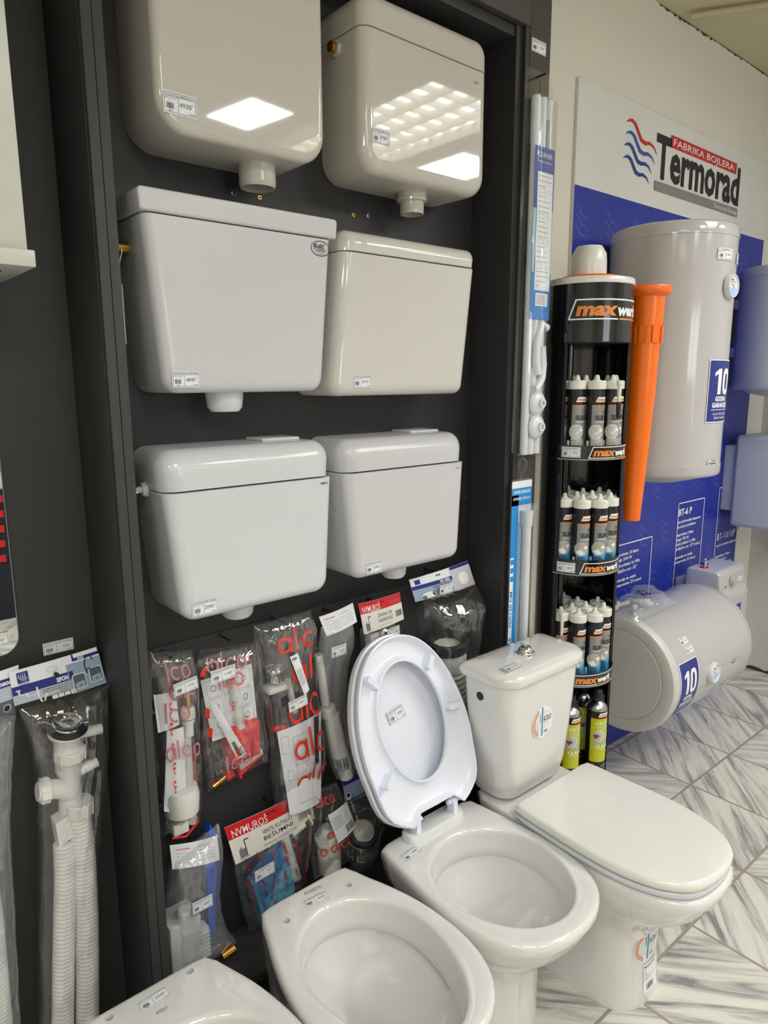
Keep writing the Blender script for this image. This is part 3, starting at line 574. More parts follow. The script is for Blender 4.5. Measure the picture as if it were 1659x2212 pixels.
# lid behind, a shallow dish
mb = MB(); lo = [r*1.0 for r in so]
rg = [rs(lo, 1, -.003, -.006), rs(lo, 1, .004, -.008), rs(lo, 1, .005, -.020), rs(lo, 1, .0, -.031), rs(lo, 1, -.012, -.038), rs(lo, .6, 0, -.044), rs(lo, .2, 0, -.046)]
ri = [rs(lo, .2, 0, -.043), rs(lo, .6, 0, -.041), rs(lo, 1, -.013, -.035), rs(lo, 1, -.005, -.028), rs(lo, 1, -.004, -.008)]
mb.loft(rg, SP, False, True); mb.loft(ri, SP, True, False); mb.loft([ri[-1], rg[0]], SP, False, False)
lid = mb.build('seat_cover', se, smooth=55)
mb = MB(); pts = [SW(u, v, -.0395) for u, v in [(-.02+.125*math.sin(t), .19-.085*math.cos(t)) for t in [i*.09 for i in range(0, 18)]]]; mb.tube(pts, .0012, SP, 6); mb.build('moulding_line', se)
# buffers with ribs
for k, ang in enumerate((128, 52, -2, 222)):
    a_ = R(ang); kk = int(round((a_ % (2*math.pi))/(2*math.pi)*NA)) % NA; ra, rb_ = si[kk]+.004, so[kk]-.006; d = Vector((math.cos(a_), math.sin(a_))); n_ = Vector((-d.y, d.x)); mb = MB(); rm = (ra+rb_)/2
    def bx(r0, r1, h, w0, w1, rr=0):
        cs = [Vector(sc_)+d*r0-n_*h, Vector(sc_)+d*r1-n_*h, Vector(sc_)+d*r1+n_*h, Vector(sc_)+d*r0+n_*h]; mb.loft([[SW(p.x, p.y, w0) for p in cs], [SW(p.x, p.y, w1) for p in cs]], SP)
    bx(ra, rb_, .0012, -.002, .012)
    oc = [(math.cos(R(q))*(.0085), math.sin(R(q))*.0085) for q in range(0, 360, 30)]; ol = []
    for x, y in oc: p = Vector(sc_)+d*(rm+x+(.013 if x > 0 else -.013))+n_*y; ol.append(p)
    def po(s, w): 
        c_ = Vector(sc_)+d*rm; return [SW(*(c_+(p-c_)*s), w) for p in ol]
    mb.loft([po(1.05, -.003), po(1, .022), po(.9, .0245)], SP); mb.build('buffer', se, smooth=40)
# hinges and base plate on the bowl
mb = MB(); cs = rpoly([(1.017, 1.098, .02), (1.203, 1.098, .02), (1.203, 1.150, .02), (1.017, 1.150, .02)], 0, 8); cs2 = rpoly([(1.020, 1.101, .018), (1.200, 1.101, .018), (1.200, 1.147, .018), (1.020, 1.147, .018)], 0, 8)
mb.loft([[(u, v, .4004) for u, v in cs], [(u, v, .414) for u, v in cs], [(u, v, .418) for u, v in cs2]], M('white_ivory_plastic', (226, 227, 226), .25)); mb.build('hinge_plate', se, smooth=50)
for s in (-1, 1):
    mb = MB(); x = 1.110+s*.064; mb.prism([(x-.007, 1.107, .416), (x-.007, 1.132, .416), (x-.007, 1.131, .448), (x-.007, 1.123, .456), (x-.007, 1.113, .455), (x-.007, 1.108, .446)], SP, (.014, 0, 0))
    mb.tube([(x-.018, 1.120, .446), (x+.018, 1.120, .446)], .0065, SP, 12); mb.build('hinge', se, smooth=40)
a = Art(lambda u, v, w: SW(u, v, -.0405+w)); a.w = .002
a2 = Art(lambda u, v, w: SW(-.035+u*.985-v*.17, .222+u*.17+v*.985, -.0385+w)); a2.label(0, 0, .056, .034, 'WC DASKA RIVA', '500', 13); a2.build('price_label', se)
# ================================================================== BAGS
CLEAR = film('clear_bag_film', base=.05, edge=.75, rough=.07, bump=.9, bscale=30, milk=.03)
CLEAR2 = film('stiff_clear_film', base=.06, edge=.6, rough=.05, bump=.5, bscale=30, milk=.02)
MILKY = film('milky_bag_film', base=.06, edge=.5, rough=.16, bump=.7, bscale=30, milk=.13, milkcol=(.82, .83, .86))
PINK = M('washed_pink_print', (196, 120, 132), .5)
class Bag:
    """pillow bag on outline given by left and right edges at several heights"""
    def __init__(s, left, right, y, th, seed=0, amp=.004, nu=22, nv=44):
        s.L, s.Rr, s.y, s.th, s.seed, s.amp, s.nu, s.nv = left, right, y, th, seed, amp, nu, nv
    def edge(s, P, v):
        n = len(P)-1; t = min(max(v, 0), .9999)*n; i = int(t); f = t-i; return (P[i][0]+(P[i+1][0]-P[i][0])*f, P[i][1]+(P[i+1][1]-P[i][1])*f)
    def fn(s, u, v, w, side=1):
        a = s.edge(s.L, v); b = s.edge(s.Rr, v); x = a[0]+(b[0]-a[0])*u; z = a[1]+(b[1]-a[1])*u
        uu = min(max(u, 0), 1); vv = min(max(v, 0), 1); prof = (4*uu*(1-uu))**.24*(min(1, 7*vv)*min(1, 5*(1-vv)))**.5
        nz = noise.noise(Vector((x*28, z*14, s.seed)))+.6*noise.noise(Vector((x*70+z*30, z*50, s.seed+5)))
        fold = abs(noise.noise(Vector((u*5+v*1.5, v*1.2, s.seed+9))))
        y = s.y-side*(s.th/2*prof)-s.amp*nz*(prof+.25)-s.amp*1.5*fold*side*prof-w
        ez = .003*noise.noise(Vector((u*9, s.seed, v*9)))
        return Vector((x+.002*noise.noise(Vector((v*14, s.seed, u*3))), min(y, 1.3985-.0004*side), z+ez))
    def build(s, name, parent, mat):
        mb = MB()
        for side in (1, -1):
            vs = [s.fn(i/s.nu, j/s.nv, 0, side) for j in range(s.nv+1) for i in range(s.nu+1)]; fs = []
            for j in range(s.nv):
                for i in range(s.nu): a = j*(s.nu+1)+i; fs.append((a, a+1, a+s.nu+2, a+s.nu+1))
            mb.add(vs, fs, mat)
        o = mb.build(name, parent, smooth='raw'); o.data.shade_smooth(); return o
    def art(s): a = Art(lambda u, v, w: s.fn(u, 1-v, w+.0006)); a.step = .04; return a
def card(parent, name, corners, y, fold=.0, bend=.004, mats=None, n=6):
    """curved hang card through corners TL,TR,BR,BL (x,z); returns fn(u,v in 0..1)"""
    TL, TR, BR, BL = corners
    def fn(u, v, w):
        x = (BL[0]*(1-u)+BR[0]*u)*(1-v)+(TL[0]*(1-u)+TR[0]*u)*v; z = (BL[1]*(1-u)+BR[1]*u)*(1-v)+(TL[1]*(1-u)+TR[1]*u)*v
        return Vector((x, y-w-bend*math.sin(math.pi*u)-.006*(1-v), z))
    mb = MB(); vs = [fn(i/n, j/n, 0) for j in range(n+1) for i in range(n+1)]+[fn(i/n, j/n, -.0008) for j in range(n+1) for i in range(n+1)]; fs = []; K = (n+1)**2
    for j in range(n):
        for i in range(n): a = j*(n+1)+i; fs.append((a, a+1, a+n+2, a+n+1)); fs.append((K+a, K+a+n+1, K+a+n+2, K+a+1))
    rim = [i for i in range(n+1)]+[(j+1)*(n+1)-1 for j in range(1, n+1)]+[K-1-i for i in range(1, n+1)]+[(n+1)*j for j in range(n-1, 0, -1)]
    for i in range(len(rim)): a, b = rim[i], rim[(i+1) % len(rim)]; fs.append((a, b, b+K, a+K))
    mb.add(vs, fs, mats or PAPER()); mb.build(name, parent, smooth='raw'); return fn
def hook(parent, x, z, y=1.40, L=.045):
    mb = MB(); mb.tube([(x, y-.0005, z), (x, y-L, z), (x, y-L-.006, z+.006)], .0022, RUB(), 8); mb.lathe([(.006, 0), (.006, .003)], (x, y-.0003, z), RUB(), axis=(0, -1, 0), seg=14); return mb.build('hanging_hook', parent)
def alco(a, u, v, h, mat, asp, shear=0):
    """rounded lettering 'alco' drawn in bag uv; asp = width/height ratio of the bag"""
    k = h/asp*.82
    a2 = Art(lambda p, q, w: a.fn(u+p*k, v+q*h, w)); a2.mb = a.mb; a2.w = a.w
    ok = lambda p: .04 < u+(p-.34)*k and u+(p+.34)*k < 1.0
    if ok(.36): a2.ring(.36, .36, .32, .13, mat, 20); a2.stroke([(.70, .72), (.70, .0)], .13, mat)
    if ok(1.0): a2.stroke([(1.0, 1.12), (1.0, .0)], .13, mat)
    if ok(1.56): a2.ring(1.60, .36, .32, .13, mat, 16, 50, 310)
    if ok(2.34): a2.ring(2.38, .36, .32, .13, mat, 20)
def bagprint_small(a, u, v0, v1, n, mat):
    for i in range(n):
        v = v0+(v1-v0)*i/max(1, n-1); a.ring(u, v, .028, .012, mat, 8, 30, 330, rv=.5); a.stroke([(u-.02, v-.035), (u+.02, v-.035), (u, v-.018), (u-.02, v-.035)], .008, mat)
# ---- float valve 1270
e = empty('bagged_float_valve', (.56, 1.38, .94), 'bagged tall white inlet valve with brass thread, priced 1270, leftmost of the hanging row', 'hardware bag', 'bagged cistern fittings')
hook(e, .556, .925)
WP = M('fitting_white', (222, 222, 216), .35); 
mb = MB(); mb.lathe([(.0075, 0), (.0075, .045), (.0065, .046)], (.594, 1.372, .795), BRASS(), seg=18); mb.build('brass_thread', e)
mb = MB(); mb.lathe([(.014, 0), (.0165, .002), (.0165, .022), (.013, .026)], (.593, 1.372, .770), WP, seg=20); mb.lathe([(.013, 0), (.013, .03), (.016, .031), (.016, .038)], (.591, 1.372, .730), WP, seg=20); mb.build('collar_nut', e)
mb = MB(); mb.lathe([(.017, 0), (.0165, .12)], (.580, 1.372, .612), M('clear_plastic_tube', (200, 202, 200), .2), seg=20); mb.build('valve_tube', e)
mb = MB(); mb.lathe([(.020, 0), (.037, .004), (.040, .045), (.036, .062), (.018, .066)], (.560, 1.358, .560), WP, seg=24); mb.box((.533, 1.345, .515), (.570, 1.385, .545), WP, .005); mb.lathe([(.012, 0), (.012, .03)], (.585, 1.368, .520), WP, seg=16); mb.build('float_cup', e)
mb = MB(); mb.tube([(.600, 1.365, .70), (.598, 1.365, .60), (.594, 1.363, .535)], .0022, RED(), 8); mb.tube([(.53, 1.35, .515), (.56, 1.345, .508), (.598, 1.36, .522)], .003, RED(), 8); mb.build('red_rod', e)
fnp = card(e, 'instruction_sheet', [(.512, .856), (.560, .850), (.562, .775), (.514, .772)], 1.352, bend=.003)
fnq = card(e, 'instruction_sheet', [(.535, .768), (.572, .765), (.566, .560), (.514, .590)], 1.350, bend=.003)
bg = Bag([(.514, .942), (.512, .86), (.512, .78), (.516, .70), (.510, .62), (.508, .56), (.516, .512)], [(.612, .925), (.616, .86), (.615, .77), (.614, .69), (.612, .62), (.611, .56), (.606, .510)], 1.372, .070, 1)
bg.build('plastic_bag', e, CLEAR)
a = bg.art(); asp = .105/.43
for v, uo in ((.03, .0), (.12, .3), (.22, -.1), (.40, .10)): alco(a, uo, 1-v-.09, .085, PINK, asp)
bagprint_small(a, .28, .86, .10, 9, ORED()); a.build('bag_print', e)
ticket(e, (.546, 1.322, .852), .053, .028, 'PLOVAK ALCA A18 VERTIKALNI', '1270', 14, V=(-.1, 0, 1), U=(1, 0, .1))
# ---- float valve 1140
e = empty('bagged_float_valve', (.70, 1.38, .94), 'bagged red side inlet valve with folded instructions, priced 1140', 'hardware bag', 'bagged cistern fittings')
hook(e, .695, .928)
RP = M('red_plastic', (214, 30, 42), .3)
mb = MB(); mb.box((.676, 1.346, .632), (.758, 1.390, .722), RP, .006); mb.tube([(.678, 1.352, .722), (.690, 1.350, .66), (.702, 1.348, .592)], .004, RP, 10); mb.tube([(.70, 1.35, .600), (.765, 1.36, .622)], .005, RP, 8); mb.build('red_float', e)
mb = MB(); mb.tube([(.694, 1.349, .845), (.710, 1.354, .715)], .0115, WP, 16); mb.tube([(.700, 1.360, .612), (.765, 1.364, .632)], .011, WP, 14); mb.build('valve_tube', e)
mb = MB(); mb.tube([(.636, 1.358, .592), (.672, 1.358, .606)], .007, BRASS(), 14); mb.build('brass_thread', e)
mb = MB(); mb.tube([(.668, 1.358, .604), (.686, 1.358, .610)], .013, RP, 10); mb.build('collar_nut', e)
fnp = card(e, 'instruction_sheet', [(.624, .850), (.752, .855), (.758, .705), (.642, .700)], 1.366, bend=.003)
a = Art(lambda u, v, w: fnp(u, v, w)); gi = GREYINK()
for i in range(3):
    for j in range(3): a.frame(.08+.3*i, .08+.3*j, .34+.3*i, .36+.3*j, .004, gi); a.ring(.2+.3*i, .22+.3*j, .05, .012, gi, 8)
a.build('sheet_print', e)
fnq = card(e, 'paper_strip', [(.632, .800), (.650, .795), (.715, .652), (.690, .648)], 1.345, bend=.003)
a = Art(fnq); a.rect(.2, .04, .55, .30, INK()); a.lay(); a.text('alca', .60, .05, .2, INK(), width=.3); a.build('sheet_print', e)
bg = Bag([(.616, .925), (.612, .87), (.618, .80), (.620, .74), (.622, .68), (.626, .62), (.630, .575)], [(.775, .902), (.774, .86), (.774, .80), (.776, .74), (.782, .68), (.788, .64), (.792, .588)], 1.372, .076, 2)
bg.L[0] = (.630, .918); bg.build('plastic_bag', e, CLEAR)
a = bg.art(); asp = .155/.34
for v, uo, mt in ((.02, .08, PINK), (.13, .02, PINK), (.70, .02, PINK)): alco(a, uo, 1-v-.13, .12, mt, asp)
for v in (.17, .42, .55, .95): a.stroke([(.05, 1-v), (.06, 1-v+.06)], .05, ORED())
bagprint_small(a, .42, .80, .30, 4, ORED()); bagprint_small(a, .62, .5, .2, 2, ORED())
a.rect(.72, .86, .735, .98, ORED()); a.build('bag_print', e)
ticket(e, (.628, 1.320, .856), .059, .030, 'PLOVAK ALCA A160 HORIZONTAL', '1140', 15, V=(-.03, 0, 1), U=(1, 0, .03))
# ---- flush mechanism 1930
e = empty('bagged_flush_valve', (.84, 1.37, .95), 'big bag printed in large orange letters with chrome flush button, priced 1930', 'hardware bag', 'bagged cistern fittings')
hook(e, .834, .938)
mb = MB(); mb.lathe([(.014, 0), (.015, .02), (.021, .028), (.024, .032), (.022, .036), (.018, .034), (.012, .035), (.001, .036)], (.806, 1.355, .798), CHROME(), seg=24, cap1=False); mb.build('chrome_button', e)
mb = MB(); mb.box((.778, 1.335, .776), (.832, 1.375, .792), WP, .005); mb.tube([(.845, 1.36, .79), (.862, 1.36, .70)], .008, WP, 12); mb.lathe([(.03, 0), (.034, .05), (.030, .12), (.02, .13)], (.860, 1.365, .52), WP, seg=24); mb.lathe([(.034, 0), (.036, .012), (.034, .02)], (.885, 1.360, .455), WP, seg=24); mb.build('flush_column', e)
mb = MB(); mb.tube([(.793, 1.352, .682), (.835, 1.352, .672)], .007, RP, 8); mb.build('red_lever', e)
fnp = card(e, 'instruction_sheet', [(.797, .678), (.925, .690), (.915, .450), (.822, .450)], 1.338, bend=.008)
a = Art(fnp)
for q in ((.05, .72, .2, .92), (.1, .4, .22, .52), (.3, .55, .62, .88), (.3, .10, .7, .40)): a.frame(*q, .004, gi)
a.rect(.80, .45, .93, .98, INK()); a.text('MADE IN CHINA', .88, .95, .05, WHITE(), rot=-90, width=.3, res=1); a.build('sheet_print', e)
fnt = card(e, 'paper_tag', [(.824, .868), (.846, .872), (.872, .775), (.858, .765)], 1.314, bend=.002)
a = Art(fnt); a.text('A08A', .1, .88, .07, INK(), width=.6, bold=.02); 
for i in range(12): a.rect(.12, .62-.035*i, .85, .632-.035*i, gi)
a.build('sheet_print', e)
bg = Bag([(.757, .948), (.760, .90), (.766, .84), (.774, .77), (.784, .68), (.790, .60), (.792, .52), (.796, .43)], [(.917, .950), (.924, .90), (.920, .84), (.920, .77), (.926, .68), (.938, .60), (.944, .53), (.905, .425)], 1.358, .070, 3)
bg.build('plastic_bag', e, CLEAR)
a = bg.art(); asp = .155/.52
for v, uo in ((.80, .22), (.62, .44), (.45, .30), (.27, .33), (.09, .34)): alco(a, uo, v, .125, ORED(), asp)
a.build('bag_print', e)
ticket(e, (.815, 1.308, .733), .052, .027, 'PRIBOR ALCA A08A', '1930', 16, V=(-.12, 0, 1), U=(1, 0, .12))
# ---- bell tube 640
e = empty('bagged_bell_siphon', (.99, 1.38, .93), 'long narrow bag with white bell siphon and folded paper header, priced 640', 'hardware bag', 'bagged cistern fittings')
hook(e, .983, .928)
def kusic_card(e, corners, y, seedt):
    f = card(e, 'header_card', corners, y, bend=.006); a = Art(f)
    a.text('Kušić plastika', .10, .76, .06, RED(), width=.28, bold=.02); a.text('DEKLARACIJA', .55, .76, .05, gi, width=.25, res=1)
    for i, t_ in enumerate((('UZICE Trg cara', 'Naziv: ZVONO'), ('Za uvoz', 'Rok: nije ogranicen'), ('Vodokotlic', 'Proizvodjac: Kusic'), ('Tel', 'Zemlja porekla: Srbija'))):
        a.text(t_[0], .10, .60-.13*i, .045, gi, res=1, width=.2); a.text(t_[1], .52, .60-.13*i, .045, gi, res=1, width=.38)
    a.rect(.30, .12, .48, .62, M('pale_grey_print', (222, 224, 224), .5)); a.build('card_print', e)
kusic_card(e, [(.935, .930), (1.040, .944), (1.049, .893), (.953, .877)], 1.352, 1)
mb = MB(); mb.lathe([(.0115, 0), (.0115, .135), (.0105, .14), (.008, .14), (.008, .10)], (.956, 1.362, .690), WP, axis=(-.14, 0, 1), seg=20)
mb.lathe([(.021, 0), (.021, .022), (.018, .026), (.012, .027)], (.963, 1.358, .660), WP, axis=(-.2, 0, 1), seg=24); mb.build('siphon_tube', e)
mb = MB(); mb.lathe([(.024, 0), (.0225, .06), (.0195, .12)], (.990, 1.352, .544), M('fitting_white', (222, 222, 216), .35), axis=(-.2, 0, 1), seg=24); mb.build('siphon_bell', e)
mb = MB(); mb.lathe([(.021, 0), (.021, .012), (.014, .014), (.014, .03), (.023, .032), (.023, .040)], (1.000, 1.352, .506), M('grey_fitting', (150, 152, 150), .4), axis=(-.2, 0, 1), seg=20)
for k in range(6):
    an = math.pi*k/3; mb.tube([(1.000+.022*math.cos(an), 1.352+.022*math.sin(an), .508), (.992+.022*math.cos(an), 1.352+.022*math.sin(an), .545)], .002, WP, 6)
mb.build('valve_cage', e)
mb = MB(); pr = [(.012, 0)]
for k in range(8): pr += [(.019, .003+.0045*k), (.0175, .005+.0045*k)]
pr.append((.016, .04)); mb.lathe(pr, (1.012, 1.352, .468), WP, axis=(-.2, 0, 1), seg=22); mb.build('threaded_end', e)
bg = Bag([(.944, .900), (.938, .84), (.926, .80), (.934, .72), (.938, .66), (.946, .60), (.960, .55), (.972, .50), (.985, .468)], [(1.044, .905), (1.040, .84), (1.020, .78), (1.010, .72), (1.010, .66), (1.020, .60), (1.032, .55), (1.045, .50), (1.045, .462)], 1.358, .055, 4)
bg.build('plastic_bag', e, MILKY)
ticket(e, (.955, 1.330, .824), .046, .028, 'ZVONO KUSIC', '640', 17)
# ---- ZVONO ZA VODOKOTLIC
e = empty('carded_bell_valve', (1.13, 1.38, .93), 'red and white header card reading ZVONO ZA VODOKOTLIC above a small bag', 'hardware bag', 'bagged cistern fittings')
hook(e, 1.128, .924)
def nvm_card(e, corners, l1, l2, y=1.350, l3=None):
    f = card(e, 'header_card', corners, y, bend=.005); a = Art(f); CR = M('cream_card_print', (232, 228, 220), .5)
    a.rect(0, 0, 1, .64, CR); a.rect(0, .64, 1, 1, RED()); a.lay()
    a.text('NVMUROŠ', .05, .67, .20, WHITE(), width=.40, bold=.004); a.rect(.25, .655, .42, .665, WHITE())
    for i in range(3): a.rect(.70, .80-.04*i, .96, .81-.04*i, PINK)
    a.text(l1, .36, .40, .115, INK(), width=.36, bold=.006, align='l'); a.text(l2, .36, .22, .115, INK(), width=.36, bold=.006)
    if l3: a.text(l3, .34, .06, .095, GREYINK(), width=.42)
    else: a.rect(.36, .10, .70, .11, gi)
    a.barcode(.80, .20, .97, .42, INK(), 4, 14)
    a.rect(.07, .08, .15, .30, gi); a.rect(.145, .08, .155, .52, INK()); a.rect(.155, .49, .20, .52, INK()); a.rect(.09, .30, .105, .36, gi); a.rect(.06, .05, .17, .065, INK())
    a.ring(.5, .88, .05, .02, INK(), 12, rv=.6); a.build('card_print', e); return f
nvm_card(e, [(1.057, .938), (1.198, .940), (1.208, .864), (1.070, .854)], 'ZVONO ZA', 'VODOKOTLIĆ')
mb = MB(); mb.lathe([(.018, 0), (.018, .09), (.012, .1)], (1.13, 1.372, .74), WP, seg=16); mb.box((1.105, 1.36, .80), (1.155, 1.385, .84), WP, .004); mb.build('bell_valve', e)
bg = Bag([(1.075, .862), (1.08, .80), (1.085, .74), (1.09, .68)], [(1.200, .868), (1.195, .80), (1.19, .74), (1.185, .68)], 1.368, .045, 5)
bg.build('plastic_bag', e, CLEAR); a = bg.art()
for i in range(5):
    for j in range(3): a.text('NVMUROŠ', .08+.3*j, .95-.17*i, .035, M('dark_red_print', (130, 20, 40), .4), rot=-80 if (i+j) % 2 else 75, width=.16, res=1, bold=.03)
a.build('bag_print', e)
ticket(e, (1.142, 1.335, .826), .044, .026, 'ZVONO NVM', '300', 18, U=(1, 0, .1), V=(-.1, 0, 1))
# ---- WC VEZA
e = empty('bagged_toilet_connector', (1.36, 1.36, .96), 'blue and grey header card WC VEZA over a flexible white toilet connector, priced 720', 'hardware bag', 'bagged cistern fittings')
hook(e, 1.342, .968)
f = card(e, 'header_card', [(1.228, .970), (1.458, .984), (1.486, .908), (1.246, .905)], 1.345, bend=.006); a = Art(f)
a.rect(0, 0, .62, .5, M('steel_blue_print', (150, 168, 190), .4)); a.rect(.62, 0, 1, 1, M('pale_lilac_print', (205, 200, 208), .4)); a.lay(); a.rect(0, .50, .64, .66, BLUEINK()); a.rect(.64, .88, 1, 1, BLUEINK()); a.lay()
a.text('WC VEZA', .60, .52, .11, WHITE(), width=.17, align='r', bold=.04); a.rect(.06, .72, .14, .90, BLUEINK()); a.text('TEXO', .06, .68, .04, BLUEINK(), width=.09, res=1)
a.text('FLEKSIBILNA VEZA ZA WC SOLJU', .58, .40, .05, INK(), width=.28, align='r', res=1); a.disc(.22, .16, .10, WHITE(), .13); a.disc(.15, .10, .03, INK(), .07); a.disc(.30, .18, .025, INK(), .08)
a.disc(.83, .42, .09, WHITE(), .26); a.ring(.43, .86, .03, .02, INK(), 12); a.build('card_print', e)
mb = MB(); cxr, cyr = 1.358, 1.325
mb.lathe([(.050, .0), (.060, .004), (.062, .020), (.060, .030), (.052, .034), (.044, .032), (.042, .020), (.042, .0)], (cxr, cyr, .745), RUB(), axis=(-.12, -.1, 1), seg=36, cap0=False, cap1=False); mb.build('rubber_seal', e)
mb = MB(); mb.lathe([(.053, -.055), (.055, -.05), (.055, -.012), (.053, -.006), (.052, .004), (.045, .006), (.043, -.02)], (cxr, cyr, .745), WP, axis=(-.12, -.1, 1), seg=36, cap0=False, cap1=False); mb.lathe([(.041, 0), (.041, .004), (.001, .005)], (cxr, cyr, .752), M('cream_plastic', (214, 212, 196), .3), axis=(-.12, -.1, 1), seg=30, cap1=False); mb.build('connector_collar', e)
mb = MB(); pr = []
for k in range(17): z = -.055-.0175*k; r = .050-.0006*k; pr += [(r, z), (r+.001, z-.003), (r, z-.007), (r-.006, z-.011), (r-.006, z-.015)]
mb.lathe(pr[::-1], (cxr+.006, cyr, .745), WP, axis=(-.12, -.02, 1), seg=36); mb.build('corrugated_hose', e, smooth=60)
bg = Bag([(1.262, .912), (1.268, .86), (1.288, .80), (1.290, .74), (1.300, .66), (1.310, .58), (1.32, .50), (1.33, .42)], [(1.474, .915), (1.478, .86), (1.470, .80), (1.450, .74), (1.456, .66), (1.466, .58), (1.474, .50), (1.47, .42)], 1.325, .135, 6, amp=.006)
bg.build('plastic_bag', e, CLEAR2)
ticket(e, (1.325, 1.325, .912), .052, .027, 'WC VEZA FLEX', '720', 19)
# ---- PLOVAK 660
e = empty('bagged_ball_float', (.58, 1.38, .50), 'lowest left bag with white box float and long blue strip, priced 660', 'hardware bag', 'bagged cistern fittings')
hook(e, .580, .478)
kusic_card(e, [(.524, .500), (.636, .472), (.637, .412), (.524, .444)], 1.350, 2)
mb = MB(); mb.box((.497, 1.315, .165), (.572, 1.385, .325), M('frosted_float', (190, 192, 192), .35), .006); mb.build('box_float', e)
mb = MB(); mb.lathe([(.017, 0), (.017, .012), (.014, .016), (.001, .016)], (.542, 1.335, .325), WP, seg=24, cap1=False); mb.build('float_cap', e)
mb = MB(); mb.prism([(.607, 1.36, .205), (.622, 1.36, .205), (.640, 1.36, .47), (.625, 1.36, .50), (.612, 1.36, .44)], M('bright_blue_plastic', (30, 96, 205), .35), (0, .02, 0)); mb.build('blue_strip', e)
mb = MB(); mb.tube([(.625, 1.33, .172), (.655, 1.325, .182)], .011, BRASS(), 14); mb.build('brass_nut', e)
mb = MB(); mb.box((.576, 1.34, .18), (.600, 1.37, .26), WP, .003); [mb.box((.5755, 1.338, .185+.01*k), (.6005, 1.341, .189+.01*k), WP) for k in range(7)]; mb.build('ribbed_part', e)
bg = Bag([(.527, .46), (.520, .40), (.508, .34), (.500, .28), (.498, .22), (.497, .158)], [(.645, .50), (.640, .42), (.628, .34), (.632, .28), (.648, .22), (.675, .165)], 1.352, .085, 7)
bg.build('plastic_bag', e, MILKY)
ticket(e, (.548, 1.306, .340), .048, .030, 'PLOVAK KUSIC', '660', 20)
# ---- VENTIL PLUTAJUCI
e = empty('carded_float_valve', (.77, 1.38, .48), 'red and white header card VENTIL over a printed bag with light blue float, priced 365', 'hardware bag', 'bagged cistern fittings')
hook(e, .79, .478)
nvm_card(e, [(.655, .483), (.890, .487), (.902, .400), (.676, .380)], 'VENTIL PLUTAJUĆI', 'BEŠUMNI', l3='mesing priključak')
mb = MB(); LB = M('light_blue_plastic', (86, 176, 222), .35)
mb.prism([(.722, 1.345, .292), (.740, 1.345, .235), (.795, 1.345, .268), (.806, 1.345, .318), (.835, 1.345, .305), (.838, 1.345, .19), (.750, 1.345, .16)], LB, (0, .04, 0)); mb.prism([(.722, 1.349, .300), (.760, 1.349, .33), (.812, 1.349, .37), (.830, 1.349, .31), (.8, 1.349, .20), (.74, 1.349, .23)], M('mid_blue_plastic', (62, 140, 190), .35), (0, .03, 0)); mb.build('blue_float', e)
mb = MB(); mb.tube([(.835, 1.35, .385), (.872, 1.35, .398)], .012, WP, 14); mb.tube([(.815, 1.352, .39), (.848, 1.352, .25)], .012, WP, 14); mb.lathe([(.02, 0), (.02, .004)], (.884, 1.35, .402), WP, axis=(1, 0, .3), seg=20); mb.build('valve_body', e)
mb = MB(); mb.tube([(.862, 1.35, .396), (.884, 1.35, .404)], .009, BRASS(), 14); mb.build('brass_thread', e)
bg = Bag([(.676, .400), (.682, .34), (.690, .28), (.700, .22), (.715, .16)], [(.902, .420), (.898, .34), (.888, .28), (.870, .22), (.850, .17)], 1.362, .06, 8)
bg.build('plastic_bag', e, CLEAR); a = bg.art(); DR = M('crimson_print', (165, 20, 48), .4)
for i in range(7):
    for j in range(6): a.text('NVMUROŠ', .06+.16*j+.03*(i % 2), .98-.14*i-.03*j, .030, DR if j > 1 else M('dark_red_print', (110, 20, 40), .4), rot=-72 if j != 2 else 80, width=.12, res=1, bold=.04)
a.build('bag_print', e)
ticket(e, (.716, 1.326, .322), .054, .030, 'PLOVAK NVM', '365', 21, U=(1, 0, .06), V=(-.12, 0, 1))
# ---- small alco bag
e = empty('bagged_white_valve', (.95, 1.37, .46), 'orange lettered bag with paper tag hanging behind the third toilet bowl', 'hardware bag', 'bagged cistern fittings')
hook(e, .935, .455)
mb = MB(); mb.lathe([(.03, 0), (.032, .06), (.028, .11), (.015, .13)], (.955, 1.355, .22), WP, axis=(-.05, 0, 1), seg=24); mb.lathe([(.036, 0), (.036, .012)], (.950, 1.355, .31), WP, seg=24); mb.build('valve_body', e)
f = card(e, 'paper_tag', [(.925, .412), (.985, .425), (1.010, .345), (.952, .322)], 1.318, bend=.003); a = Art(f)
for i in range(7): a.rect(.08, .80-.06*i, .55, .815-.06*i, gi)
a.barcode(.55, .08, .95, .35, INK(), 7); a.ring(.75, .65, .08, .01, gi, 12); a.build('sheet_print', e)
bg = Bag([(.895, .475), (.888, .42), (.886, .36), (.890, .30), (.900, .22)], [(.978, .468), (.990, .42), (1.008, .36), (1.018, .30), (1.02, .22)], 1.350, .06, 9)
bg.build('plastic_bag', e, CLEAR); a = bg.art()
for v, uo in ((.85, .05), (.62, .45), (.42, .3), (.24, .35), (.24, -.3)): alco(a, uo, v, .12, ORED(), .115/.24)
a.build('bag_print', e)
